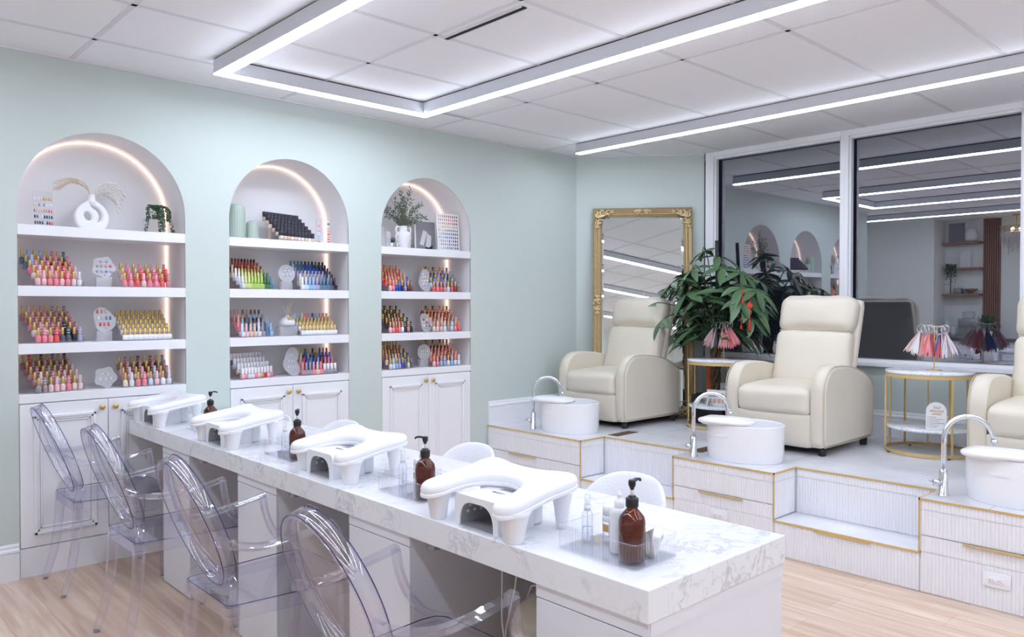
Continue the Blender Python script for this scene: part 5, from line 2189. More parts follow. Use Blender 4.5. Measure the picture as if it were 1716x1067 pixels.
ORD = ['first', 'second', 'third', 'fourth', 'fifth', 'sixth', 'seventh', 'eighth', 'ninth', 'tenth', 'eleventh']
ROWN = ['front', 'second', 'third', 'fourth', 'fifth', 'sixth', 'seventh']
SHN = ['second', 'third', 'bottom']
SHZ = [1.542, 1.235, 0.967]
specs = []


def make_rack(loc, rz, wid, rows, sd, rise, label, group):
    t = thing('stepped_rack', label, 'rack', loc, rz, group)
    dep = rows * sd
    for s in (-1, 1):
        b = MB()
        b.prism([(-0.018, 0.0), (dep, 0.0), (dep, rows * rise + 0.035), (dep - 0.01, rows * rise + 0.035), (0.0, 0.028), (-0.018, 0.024)], s * wid / 2 - 0.0012, s * wid / 2 + 0.0012, 'x')
        b.build('side_panel', 'acrylic', t)
    for i in range(rows):
        b = MB()
        z = 0.0025 + i * rise
        b.box((-wid / 2 + 0.0015, i * sd - 0.014, z - 0.002), (wid / 2 - 0.0015, i * sd + sd - 0.014, z))
        b.box((-wid / 2 + 0.0015, i * sd - 0.0155, z - (rise if i else 0.0)), (wid / 2 - 0.0015, i * sd - 0.014, z + 0.010))
        b.build('step', 'acrylic', t)
    return t


for (ai, si, side, kind, rows_c, cols, rows) in RACKS:
    x0, x1 = ARCH[ai]
    z = SHZ[si]
    wid = 0.262 if side == 'left' else 0.280
    sd, rise = (0.038, 0.029 if kind != 'block' else 0.026) if rows < 6 else (0.033, 0.023)
    if side == 'left':
        rz = math.radians(17 if ai < 1 else 15 if ai == 1 else 13)
        fx = x0 + 0.205
        fy = W + 0.062
        if rows >= 5:
            fy = W + 0.052
    else:
        rz = 0.0
        fx = x1 - 0.205
        fy = W + 0.045
    sh = '%s shelf of the %s arch' % (SHN[si], ANAME[ai])
    make_rack((fx, fy, z + 0.0006), rz, wid, rows, sd, rise, 'clear stepped rack holding polish bottles, %s side, %s' % (side, sh), 'clear stepped racks')
    ca, sa = math.cos(rz), math.sin(rz)
    for r_ in range(rows):
        cyc = rows_c[min(r_, len(rows_c) - 1)]
        for c_ in range(cols):
            u = -wid / 2 + 0.018 + (wid - 0.036) * c_ / (cols - 1)
            v = r_ * sd + 0.001
            if kind == 'duo' and side == 'left' and ai == 2 and False:
                continue
            X, Y = fx + u * ca - v * sa, fy + u * sa + v * ca
            if X < x0 + 0.016:
                continue
            if Y > W + ND - 0.045:
                continue
            Z = z + 0.0036 + r_ * rise
            col_ = cyc[c_ % len(cyc)]
            kd = kind
            cap, capn = 'cap_gold', 'gold'
            if kind == 'duo':
                if c_ % 2:
                    kd, cap, capn = 'gel', colour(col_, 0.35), CN[col_]
            elif kind == 'slim':
                cap, capn = colour(col_, 0.35), CN[col_]
            elif kind == 'white':
                cap, capn = 'white_plastic', 'white'
            elif kind == 'block' and ai == 1 and r_ == 3:
                cap, capn = colour(col_, 0.35), CN[col_]
            if kind == 'slim' and ai == 1 and si == 2 and r_ == 3 and c_ % 2 == 0 and c_ < 7:
                kd, cap, capn = 'duo', 'cap_gold', 'gold'
            if kind == 'slim' and ai == 1 and si == 2 and r_ == 0 and c_ >= 6:
                kd, cap, capn = 'white', 'white_plastic', 'white'
            lab = '%s polish with %s cap, %s in %s row, %s rack, %s shelf, %s arch' % (CN[col_], capn, ORD[c_], ROWN[r_], side, SHN[si], ANAME[ai])
            dist = math.hypot(X, Y)
            score = (1.0 if r_ == 0 else 0.62 if r_ == rows - 1 else 0.5) / dist ** 1.0 * (1.25 if kd in ('slim', 'block') else 1.0)
            specs.append((score, kd, (X, Y, Z), rz, col_, cap, lab, 'polish bottles in the %s rack, %s shelf, %s arch' % (side, SHN[si], ANAME[ai])))
# black capped bottles on the middle arch's top shelf
x0, x1 = ARCH[1]
fx, fy, rz = 2.520, W + 0.066, math.radians(17)
t = make_rack((fx, fy, 1.8656), rz, 0.315, 6, 0.030, 0.026, 'clear stepped rack of black capped bottles on the middle arch top shelf', 'clear stepped racks')
CR = [cream, clearw, nude]
nb = 0
for r_ in range(6):
    for c_ in range(10):
        u = -0.1575 + 0.018 + (0.315 - 0.036) * c_ / 9
        v = r_ * 0.030 + 0.001
        X, Y = fx + u * math.cos(rz) - v * math.sin(rz), fy + u * math.sin(rz) + v * math.cos(rz)
        col_ = [cream, nude, nude, cream, nude, clearw, cream, nude, clearw, nude][c_]
        lab = 'square %s bottle with black cap, %s in %s row, top shelf of the middle arch' % (CN[col_], ORD[c_], ROWN[r_])
        specs.append((2.0 if r_ in (0, 5) else 0.8 / math.hypot(X, Y) * 1.3 * 0.8, 'cube', (X, Y, 1.8692 + r_ * 0.026), rz, col_, 'cap_black', lab, 'black capped bottles on the top shelf of the middle arch'))
plain('cap_black', (44, 44, 58), 0.35)
specs.sort(key=lambda s: -s[0])
rest = {}
for k, (sc, kd, loc, rz, col_, cap, lab, grp) in enumerate(specs):
    bm_, cm_ = bottle_mesh(kd, 'body'), bottle_mesh(kd, 'cap')
    cmat = MATS[cap] if isinstance(cap, str) else cap
    if k < 300:
        o = bpy.data.objects.new('nail_polish_bottle', bm_)
        COL.objects.link(o)
        o.location = loc
        o.rotation_euler = (0, 0, rz + (PI / 4 if kd == 'slim' else 0))
        set_mat(o, 0, colour(col_, 0.2))
        tag(o, lab, 'nail polish', grp)
        c = bpy.data.objects.new('cap', cm_)
        COL.objects.link(c)
        c.parent = o
        set_mat(c, 0, cmat)
        if len(c.material_slots) > 1:
            set_mat(c, 1, 'stripe')
    else:
        rest.setdefault('x', []).append((kd, loc, rz, colour(col_, 0.2), cmat))
if rest:
    bmm = bmesh.new()
    mats = []

    def midx(m):
        if m not in mats:
            mats.append(m)
        return mats.index(m)
    for (kd, loc, rz, mb_, mc_) in rest['x']:
        for part, m in (('body', mb_), ('cap', mc_)):
            me = bottle_mesh(kd, part)
            M = Matrix.Translation(loc) @ Matrix.Rotation(rz + (PI / 4 if kd == 'slim' else 0), 4, 'Z')
            vv = [bmm.verts.new(M @ v.co) for v in me.vertices]
            for p in me.polygons:
                f_ = bmm.faces.new([vv[i] for i in p.vertices])
                f_.smooth = p.use_smooth
                f_.material_index = midx(m if p.material_index == 0 else MATS['stripe'])
    me = bpy.data.meshes.new('nail_polish_stock')
    bmm.to_mesh(me)
    bmm.free()
    for m in mats:
        me.materials.append(m)
    o = bpy.data.objects.new('nail_polish_stock', me)
    COL.objects.link(o)
    tag(o, 'remaining polish bottles filling the back rows of the stepped racks', 'nail polish', None, 'stuff')


# ---------------------------------------------------------------- nail art displays between the racks
def make_display(loc, shape, label, tips, block=True, size=0.062, zc=0.10, tipshape='disc'):
    t = thing('nail_art_display', label, 'nail display', loc, 0.0, 'frosted nail art displays on the shelves')
    lp = []
    for i in range(72):
        a = 2 * PI * i / 72
        if shape == 'round':
            r = size
        elif shape == 'cloud':
            r = size * (1 + 0.09 * math.cos(5 * a + 0.6))
        elif shape == 'pear':
            r = size * (1.0 + 0.30 * math.cos(2 * (a - PI / 2)) + 0.16 * math.cos(3 * (a - 1.2)))
        else:
            r = size * (1.05 + 0.16 * math.cos(2 * (a - 1.9)) + 0.08 * math.cos(3 * a))
        lp.append((r * math.cos(a), zc + r * math.sin(a)))
    zmin = min(p[1] for p in lp)
    dz = (0.050 if block else 0.0) - zmin
    lp = [(u, v + dz) for u, v in lp]
    zc += dz
    me = plate([lp], 0.003, basis((0, 0, 0), (1, 0, 0), (0, 0.12, 1)))
    link_mesh('display_plate', me, 'acrylic_frost', t)
    if block:
        b = MB()
        b.rbox((-0.040, 0.006, 0.0), (0.040, 0.046, 0.056), 0.002, 1)
        b.build('acrylic_block', 'acrylic_frost', t)
    b = MB()
    b.cyl((0, -0.001, zc - size * 0.8), (0, -0.006, zc - size * 0.8), 0.003, n=10)
    b.build('screw', 'chrome', t)
    for (u, v, c) in tips:
        b = MB()
        y = 0.12 * (zc + v) - 0.003
        if tipshape == 'disc':
            b.lathe([(0.0, -0.004), (0.0045, -0.0035), (0.0075, -0.001), (0.0078, 0.0015), (0.0, 0.0015)], (u, y, zc + v), 14, axis='y')
        elif tipshape == 'bar':
            b.rbox((u - 0.0048, y - 0.003, zc + v - 0.010), (u + 0.0048, y + 0.001, zc + v + 0.010), 0.001, 1)
        else:
            b.lathe([(0.0, -0.009), (0.0032, -0.008), (0.0044, -0.002), (0.0036, 0.005), (0.0006, 0.011), (0.0, 0.0112)], (u, y, zc + v), 10, sy=0.5)
        b.build('nail_tip', colour(c, 0.25), t)
    return t


def rowt(cols, dx, v, off=0.0):
    n = len(cols)
    return [((i - (n - 1) / 2) * dx + off, v, c) for i, c in enumerate(cols)]


YD = W + 0.075
b1 = (160, 164, 184); b2 = (166, 176, 206); r1 = (212, 160, 166)
make_display((1.333, YD, 1.5425), 'cloud', 'frosted cloud-shaped nail display with ten round tips, left arch second shelf',
             rowt([b1, b2], 0.028, 0.030) + rowt([b1, r1, r1, (206, 110, 120)], 0.023, 0.004) + rowt([b1, b2, (110, 140, 196), b2], 0.024, -0.026), size=0.060)
make_display((1.333, YD, 1.2355), 'wave', 'frosted wavy nail display with rectangular red and blue tips, left arch third shelf',
             rowt([(190, 84, 74), (190, 150, 90), (210, 205, 205)], 0.022, 0.046, -0.012) + rowt([white_, (206, 206, 212), (110, 140, 196), (100, 110, 150)], 0.021, 0.010) + rowt([red, hot, (210, 80, 90)], 0.022, -0.026), size=0.060, tipshape='bar')
make_display((1.333, YD - 0.01, 0.9675), 'cloud', 'frosted cloud-shaped nail display with five white drop tips, left arch ledge',
             rowt([white_, white_], 0.028, 0.018) + rowt([white_, white_, white_], 0.028, -0.010), block=False, size=0.058, tipshape='almond')
make_display((2.455, YD, 1.5425), 'round', 'frosted round nail display with white tips, middle arch second shelf',
             rowt([clearw], 0.02, 0.036) + rowt([clearw, clearw], 0.03, 0.016) + rowt([clearw, clearw, clearw], 0.026, -0.012), size=0.060)
make_display((2.475, YD - 0.02, 0.9675), 'pear', 'tall pear-shaped frosted nail display with nine white tips, middle arch ledge',
             rowt([white_, white_], 0.020, 0.044, -0.004) + rowt([white_] * 3, 0.019, 0.006) + rowt([white_] * 4, 0.018, -0.032), block=False, size=0.072, tipshape='almond')
make_display((3.585, YD - 0.01, 1.5425), 'pear', 'pear-shaped frosted nail display with eight white tips, right arch second shelf',
             rowt([white_], 0.02, 0.050, -0.008) + rowt([white_, clearw], 0.024, 0.028, -0.004) + rowt([pale, white_, white_], 0.024, 0.0) + rowt([white_, white_], 0.026, -0.026), block=False, size=0.066, tipshape='disc')
make_display((3.600, YD - 0.01, 1.2355), 'wave', 'wavy frosted nail display with small dark and pale dots, right arch third shelf',
             rowt([(150, 80, 70), clearw], 0.03, 0.024, -0.010) + rowt([clearw, (120, 100, 90), rose], 0.024, 0.0) + rowt([clearw, (150, 120, 110), (110, 110, 130)], 0.026, -0.024), block=False, size=0.060)
make_display((3.590, YD, 0.9675), 'round', 'round frosted nail display on a clear block, right arch ledge',
             rowt([white_] * 4, 0.019, 0.008) + rowt([white_] * 4, 0.019, -0.014), size=0.062, tipshape='almond')

# reed diffuser, middle arch third shelf
t = thing('reed_diffuser', 'reed diffuser with gold butterfly on a clear block, middle arch third shelf', 'diffuser', (2.458, W + 0.09, 1.2356))
b = MB()
b.rbox((-0.062, -0.03, 0.0), (0.062, 0.035, 0.068), 0.003, 1)
b.build('acrylic_block', 'acrylic_frost', t)
b = MB()
b.lathe([(0.0, 0.0685), (0.044, 0.0685), (0.052, 0.076), (0.050, 0.096), (0.036, 0.116), (0.014, 0.128), (0.012, 0.138), (0.0, 0.138)], n=28)
b.build('glass_bottle', 'bottle_frost', t)
for (dx, dy) in ((-0.045, 0.0), (-0.038, 0.01), (0.034, 0.0), (0.022, 0.01), (0.006, 0.01), (0.040, -0.008)):
    b = MB()
    b.cyl((-dx * 0.25, 0, 0.10), (dx, dy, 0.235), 0.0017, n=6)
    b.build('reed', 'straw', t)
b = MB()
for s in (-1, 1):
    b.prism([(0.0, 0.118), (s * 0.022, 0.130), (s * 0.020, 0.116), (s * 0.014, 0.104), (0.0, 0.108)], -0.046, -0.044, 'y')
b.build('butterfly', 'cap_gold', t)

# ---------------------------------------------------------------- left arch top shelf
ZT = 1.8656
YB = W + 0.14
t = thing('swatch_board', 'clear acrylic board with five rows of nail tips, top shelf of the left arch', 'nail display', (1.040, W + 0.11, ZT), 0.14)
b = MB()
b.box((-0.052, 0.0, 0.0), (0.052, 0.003, 0.20))
b.box((-0.052, 0.0, 0.0), (0.052, 0.05, 0.003))
b.build('acrylic_panel', 'acrylic', t, rot=(-0.10, 0, 0))
rr2 = random.Random(4)
for r_, cyc in enumerate(([(90, 70, 66), slate, navy, blue, cream, (90, 60, 50), (120, 60, 50), (200, 90, 70)], [navy, slate, ice, white_, navy, navy, steel_, navy], [mauve, pale, nude, nude, tan, tan, mauve, hot], [cream, clearw, grey, clearw, grey, white_, clearw, white_], [white_, clearw, white_, cream, gold_, gold_, tan, gold_])):
    for c_, cc in enumerate(cyc):
        b = MB()
        b.lathe([(0.0, -0.009), (0.0035, -0.008), (0.0045, 0.0), (0.0035, 0.008), (0.0, 0.010)], (-0.042 + c_ * 0.012, -0.002, 0.022 + r_ * 0.033), 8, sy=0.5)
        b.build('nail_tip', colour(cc, 0.25), t, rot=(-0.10, 0, 0))

t = thing('knot_vase', 'white sculptural loop vase holding dried grasses, top shelf of the left arch', 'vase', (1.285, YB, ZT))
b = MB()


def closed_spline(ctl, n=6):
    m_ = len(ctl)
    o_ = []
    for i in range(m_):
        p0, p1, p2, p3 = [Vector((*ctl[(i + k) % m_], 0)) for k in (-1, 0, 1, 2)]
        for k in range(n):
            q = k / n
            o_.append(0.5 * ((2 * p1) + (-p0 + p2) * q + (2 * p0 - 5 * p1 + 4 * p2 - p3) * q * q + (-p0 + 3 * p1 - 3 * p2 + p3) * q ** 3))
    return o_


outer_ = closed_spline([(0.0, 0.172), (0.028, 0.160), (0.066, 0.128), (0.086, 0.082), (0.078, 0.036), (0.052, 0.006), (0.0, 0.0), (-0.052, 0.006), (-0.078, 0.036), (-0.086, 0.082), (-0.066, 0.128), (-0.028, 0.160)])
hole1 = closed_spline([(-0.006, 0.146), (0.030, 0.130), (0.054, 0.096), (0.050, 0.060), (0.026, 0.042), (0.030, 0.062), (0.030, 0.088), (0.016, 0.112), (-0.004, 0.126)])
hole2 = closed_spline([(-0.046, 0.086), (-0.030, 0.104), (-0.010, 0.098), (0.002, 0.076), (-0.004, 0.054), (-0.022, 0.050), (-0.038, 0.062)])
cu = bpy.data.curves.new('vase', 'CURVE')
cu.dimensions = '2D'
cu.fill_mode = 'BOTH'
cu.extrude = 0.006
cu.bevel_depth = 0.013
cu.bevel_resolution = 4
cu.offset = -0.009
for lp_ in (outer_, hole1, hole2):
    sp = cu.splines.new('POLY')
    sp.points.add(len(lp_) - 1)
    for i, p in enumerate(lp_):
        sp.points[i].co = (p.x, p.y, 0, 1)
    sp.use_cyclic_u = True
o = bpy.data.objects.new('vase', cu)
COL.objects.link(o)
dg = bpy.context.evaluated_depsgraph_get()
dg.update()
me = bpy.data.meshes.new_from_object(o.evaluated_get(dg))
bpy.data.objects.remove(o)
me.transform(basis((0, 0, 0), (1, 0, 0), (0, 0, 1)))
for p in me.polygons:
    p.use_smooth = True
link_mesh('vase_body', me, 'stone_white', t)
b.lathe([(0.026, 0.152), (0.024, 0.165), (0.019, 0.178), (0.0165, 0.200), (0.018, 0.204), (0.013, 0.204), (0.012, 0.18), (0.0, 0.18)], n=24)
b.build('vase_neck', 'stone_white', t)
t = thing('dried_grass', 'tan dried grass and cream pampas plumes standing in the white loop vase', 'dried flowers', (1.285, YB, ZT + 0.186))
b = MB()
rg_ = random.Random(9)
for i in range(16):
    L_ = rg_.uniform(0.17, 0.24)
    hz = rg_.uniform(0.25, 0.85)
    pts = smooth([(0, 0, 0), (-0.030, 0, 0.055 * hz + 0.03), (-0.09 - 0.02 * rg_.random(), rg_.uniform(-0.02, 0.02), 0.055 + 0.055 * hz), (-L_ * 0.85, rg_.uniform(-0.04, 0.04), 0.02 + 0.10 * (hz - 0.3))], 5)
    b.tube(pts, 0.0009, 4)
    for k in range(8, len(pts)):
        for q in range(2):
            b.ell(pts[k] + Vector((rg_.uniform(-.004, .004), rg_.uniform(-.004, .004), rg_.uniform(-.006, .004))), (0.0030, 0.0015, 0.0015), 5, 4)
b.build('grass_stems', 'straw', t)
b = MB()
for pl_ in range(5):
    base = smooth([(0, 0, 0), (0.03, 0, 0.030 + 0.006 * pl_), (0.070 + 0.004 * pl_, (pl_ - 2) * 0.010, 0.030 + 0.014 * pl_), (0.115 + 0.006 * pl_, (pl_ - 2) * 0.014, -0.012 + 0.022 * pl_), (0.128 + 0.014 * pl_, (pl_ - 2) * 0.014, -0.075 + 0.026 * pl_)], 6)
    for k in range(4, len(base)):
        fat = math.sin(PI * min(1, (k - 3) / (len(base) - 3.5))) * 0.020 + 0.004
        for q in range(34):
            a = rg_.uniform(0, 2 * PI)
            d = Vector((rg_.uniform(0.0, 0.8), math.cos(a), math.sin(a) - 0.3)).normalized()
            p0 = base[k]
            p1 = p0 + d * fat + Vector((0.006, 0, -0.004))
            b.tube([p0, (p0 + p1) / 2 + Vector((0.001, 0, 0.002)), p1], [0.0016, 0.0014, 0.0006], 3)
b.build('pampas_plumes', 'pampas', t)

t = thing('trailing_plant', 'trailing green succulent in a pale pot on the left arch top shelf', 'plant', (1.625, W + 0.125, ZT))
b = MB()
b.box((-0.055, -0.04, 0.0), (0.055, 0.04, 0.002))
b.box((-0.055, -0.04, 0.085), (0.055, 0.04, 0.088))
b.box((-0.055, -0.04, 0.002), (-0.052, 0.04, 0.085))
b.box((0.052, -0.04, 0.002), (0.055, 0.04, 0.085))
b.build('acrylic_riser', 'acrylic', t)
b = MB()
b.lathe([(0.0, 0.0885), (0.020, 0.0885), (0.028, 0.135), (0.025, 0.136), (0.023, 0.125), (0.0, 0.125)], n=20)
b.build('pot', 'stone_white', t)
b = MB()
for (px_, pz, n_) in ((-0.055, 0.0, 34), (-0.048, 0.09, 24), (0.012, -0.0, 40), (0.024, 0.015, 36), (0.035, 0.005, 40), (0.072, 0.0, 40), (0.060, 0.07, 30), (-0.02, 0.10, 16), (0.0, 0.1, 16)):
    pts = smooth([(0, 0, 0.130), (px_ * 0.45, -0.015, 0.168), (px_ * 0.95, -0.032, 0.145), (px_, -0.045, 0.09), (px_ * (1.05 if pz else 1.25), -0.05, pz + 0.006 if pz else 0.008)], 8)
    b.tube(pts, 0.0009, 4)
    m_ = len(pts)
    for k in range(int(n_ * 4)):
        p = pts[min(m_ - 1, 2 + int((m_ - 3) * rg_.random()))]
        a = rg_.uniform(0, 2 * PI)
        d = Vector((math.cos(a), math.sin(a) * 0.8, rg_.uniform(-0.5, 0.3))).normalized()
        b.ell(p + d * 0.007, (0.0050, 0.0032, 0.0032), 6, 4, M=d.to_track_quat('X', 'Z').to_matrix())
b.build('foliage', 'leaf_dark', t)


# ---------------------------------------------------------------- middle arch top shelf
def fluted_jar(name, loc, r, h, label):
    b = MB()
    n = 72
    prof = [(0.0, 0.0), (0.90, 0.0), (0.97, 0.01 * h), (1.0, 0.08 * h), (1.0, 0.80 * h), (0.97, 0.88 * h), (0.86, 0.95 * h), (0.64, 0.975 * h), (0.62, h), (0.56, h), (0.55, 0.90 * h), (0.0, 0.88 * h)]
    vs_, fs = [], []
    for (k, z) in prof:
        for i in range(n):
            a = 2 * PI * i / n
            f_ = 1 - (0.045 * abs(math.sin(a * 12)) if 0.3 < k and z < 0.95 * h and z > 0.01 * h else 0)
            vs_.append((r * k * f_ * math.cos(a), r * k * f_ * math.sin(a), z))
    for j in range(len(prof) - 1):
        for i in range(n):
            k = (i + 1) % n
            fs.append((j * n + i, j * n + k, (j + 1) * n + k, (j + 1) * n + i))
    b._add(vs_, fs, 0, True)
    return tag(b.build(name, 'sage_ceramic', loc=loc), label, 'vase')


fluted_jar('fluted_vase', (2.120, W + 0.11, ZT), 0.056, 0.218, 'tall sage green fluted vase at the left end of the middle arch top shelf')
fluted_jar('fluted_vase', (2.222, W + 0.10, ZT), 0.038, 0.118, 'short sage green fluted vase beside the taller fluted vase')
for (x, lab, cols) in ((2.700, 'clear acrylic strip with blue and pink nail tips on the middle arch top shelf', [grey, sky, sky, blush, sky, blush, pink, clearw]), (2.775, 'clear acrylic strip with red nail tips, right end of middle arch top shelf', [hot, hot, pink, hot, rose, tan, clearw, green, clearw])):
    t = thing('swatch_strip', lab, 'nail display', (x, W + 0.10, ZT))
    b = MB()
    b.box((-0.026, 0.0, 0.0), (0.026, 0.003, 0.175))
    b.box((-0.026, 0.0, 0.0), (0.026, 0.04, 0.003))
    b.build('acrylic_panel', 'acrylic', t)
    for i, cc in enumerate(cols):
        b = MB()
        b.rbox((-0.010, -0.003, 0.010 + i * 0.0175), (0.010, -0.0002, 0.020 + i * 0.0175), 0.001, 1)
        b.build('nail_tip', colour(cc, 0.25), t)

# ---------------------------------------------------------------- right arch top shelf
t = thing('handled_vase', 'white ceramic vase with scalloped loop handles on the right arch top shelf', 'vase', (3.415, W + 0.11, ZT))
b = MB()
b.lathe([(0.0, 0.0), (0.034, 0.0), (0.040, 0.01), (0.056, 0.09), (0.057, 0.108), (0.050, 0.122), (0.030, 0.130), (0.029, 0.165), (0.031, 0.170), (0.026, 0.170), (0.024, 0.14), (0.0, 0.13)], n=32)
b.build('vase_body', 'stone_white', t)
for s in (-1, 1):
    b = MB()
    b.tube(smooth([(s * 0.029, 0, 0.160), (s * 0.055, 0, 0.163), (s * 0.068, 0, 0.140), (s * 0.058, 0, 0.112), (s * 0.054, 0, 0.104)], 5), 0.0065, 10, up=(0, 1, 0))
    for (zc_, rr_) in ((0.085, 0.020), (0.050, 0.019), (0.022, 0.016)):
        b.tube([(s * (0.050 - (0.09 - zc_) * 0.12 + rr_ * math.cos(a)), 0, zc_ + rr_ * math.sin(a) * 0.95) for a in [-PI / 2 + PI * k / 10 for k in range(11)]], 0.0055, 8, up=(0, 1, 0))
    b.build('loop_handle', 'stone_white', t)
t = thing('olive_branches', 'grey green leafy olive branches standing in the white handled vase', 'plant', (3.415, W + 0.11, ZT + 0.150))
bs, bl = MB(), MB()
ro = random.Random(12)
for i in range(34):
    a = ro.uniform(-1.25, 1.25)
    L_ = ro.uniform(0.13, 0.30) * (1.0 if abs(a) < 0.9 else 0.85)
    dy_ = ro.uniform(-0.35, 0.25)
    tip = Vector((math.sin(a) * L_ * 0.95, dy_ * L_ * 0.6, math.cos(a) * L_ + 0.02))
    tip.y = min(tip.y, 0.10)
    pts = smooth([(ro.uniform(-.012, .012), 0, -0.015), (tip.x * 0.3, tip.y * 0.3, tip.z * 0.45), tip], 7)
    bs.tube(pts, 0.0011, 4)
    for k in range(4, len(pts)):
        for s in (-1, 1):
            if ro.random() < 0.45:
                continue
            d = (pts[k] - pts[k - 1]).normalized()
            sd = Vector((d.z, ro.uniform(-.6, .6), -d.x)).normalized() * s
            dd = (d * 0.7 + sd * 0.8).normalized()
            ln, wd = ro.uniform(0.022, 0.036), ro.uniform(0.0035, 0.0055)
            nn = dd.cross(Vector((0, 1, 0.2))).normalized()
            p = pts[k]
            bl._add([p, p + dd * ln * 0.4 + nn * wd, p + dd * ln, p + dd * ln * 0.4 - nn * wd, p + dd * ln * 0.45 + Vector((0, -0.0015, 0))], [(0, 1, 4), (1, 2, 4), (2, 3, 4), (3, 0, 4)], ro.choice((0, 0, 1)), True)
bs.build('stems', 'bark', t)
bl.build('leaves', ['leaf_grey', 'leaf_dark'], t)
t = thing('small_potted_plant', 'tiny green plant in a white pot on the right arch top shelf', 'plant', (3.277, W + 0.07, ZT))
b = MB()
b.lathe([(0.0, 0.0), (0.014, 0.0), (0.0175, 0.034), (0.0155, 0.034), (0.0, 0.030)], n=18)
b.build('pot', 'white_plastic', t)
b = MB()
for i in range(46):
    a, e_ = ro.uniform(0, 2 * PI), ro.uniform(0.3, 1.4)
    d = Vector((math.cos(a) * math.cos(e_), math.sin(a) * math.cos(e_), math.sin(e_)))
    b.tube([(0, 0, 0.03), Vector((0, 0, 0.03)) + d * 0.03, Vector((0, 0, 0.03)) + d * ro.uniform(0.04, 0.055)], [0.0015, 0.0022, 0.0005], 4)
b.build('foliage', 'leaf_grey', t)
for (x, y, h, lab) in ((3.190, 0.06, 0.150, 'tall clear arched trophy block at the left end of the right arch top shelf'), (3.232, 0.045, 0.115, 'short clear arched trophy block on the right arch top shelf')):
    lp = [(-0.020, 0.0), (0.020, 0.0)] + arc(0, h - 0.02, 0.02, 0, 180, 12)
    me = plate([lp], 0.012, basis((0, 0, 0), (1, 0, 0), (0, 0, 1)))
    tag(link_mesh('clear_block', me, 'acrylic_frost', loc=(x, W + y, ZT)), lab, 'ornament')
t = thing('photo_print', 'grey photo print standing behind the colour chart on the right arch top shelf', 'poster', (3.690, W + 0.20, ZT), 0.05)
b = MB()
b.rbox((-0.105, 0.0, 0.0), (0.105, 0.008, 0.24), 0.001, 1)
b.build('print_panel', 'paper', t, rot=(-0.05, 0, 0))
b = MB()
b.box((-0.092, -0.0012, 0.008), (0.10, -0.0002, 0.232))
b.prism([(-0.06, 0.05), (-0.02, 0.04), (0.02, 0.15), (-0.02, 0.165)], -0.0024, -0.0012, 'y', 1)
b.prism([(0.0, 0.03), (0.05, 0.02), (0.06, 0.12), (0.02, 0.14)], -0.0024, -0.0012, 'y', 2)
b.prism([(-0.01, 0.008), (0.07, 0.008), (0.07, 0.05), (0.03, 0.028), (0.0, 0.035)], -0.0030, -0.0024, 'y', 3)
b.build('printed_photo', ['print_grey', 'paper', 'stone_white', 'print_dark'], t, rot=(-0.05, 0, 0))
t = thing('colour_chart', 'white colour chart with ten rows of painted nail tips, right arch top shelf', 'nail display', (3.812, W + 0.060, ZT), 0.03)
b = MB()
b.rbox((-0.112, 0.0, 0.0), (0.112, 0.004, 0.292), 0.001, 1)
b.build('chart_board', 'paper', t, rot=(-0.06, 0, 0))
CH10 = [
    [clearw, white_, sky, lilac, (140, 130, 170), grey, slate, lilac, navy, black_],
    [clearw, taupe, grey, taupe, grey, slate, taupe, slate, navy, black_],
    [clearw, lilac, lilac, lilac, lilac, (90, 70, 140), lilac, (90, 70, 140), navy, black_],
    [sky, sky, sky, steel_, blue, steel_, blue, blue, navy, navy],
    [ice, sky, steel_, steel_, steel_, blue, teal, black_, navy, black_],
    [tan, cream, lime, tan, steel_, brown, green, green, green, slate],
    [cream, cream, tan, gold_, (230, 200, 80), (232, 206, 70), (232, 210, 90), gold_, (220, 200, 110), tan],
    [pale, nude, rose, rose, mauve, hot, rose, rust, brown, rust],
    [nude, tan, gold_, gold_, pink, hot, pink, hot, red, red],
    [blush, blush, pink, hot, hot, red, red, wine, slate, slate]]
for r_, cyc in enumerate(CH10):
    for c_, cc in enumerate(cyc):
        b = MB()
        b.lathe([(0.0, -0.009), (0.0040, -0.008), (0.0048, 0.0), (0.0042, 0.007), (0.0, 0.0095)], (-0.094 + c_ * 0.0205, -0.0015, 0.022 + r_ * 0.0275), 8, sy=0.5)
        b.build('nail_tip', colour(cc, 0.25), t, rot=(-0.06, 0, 0))

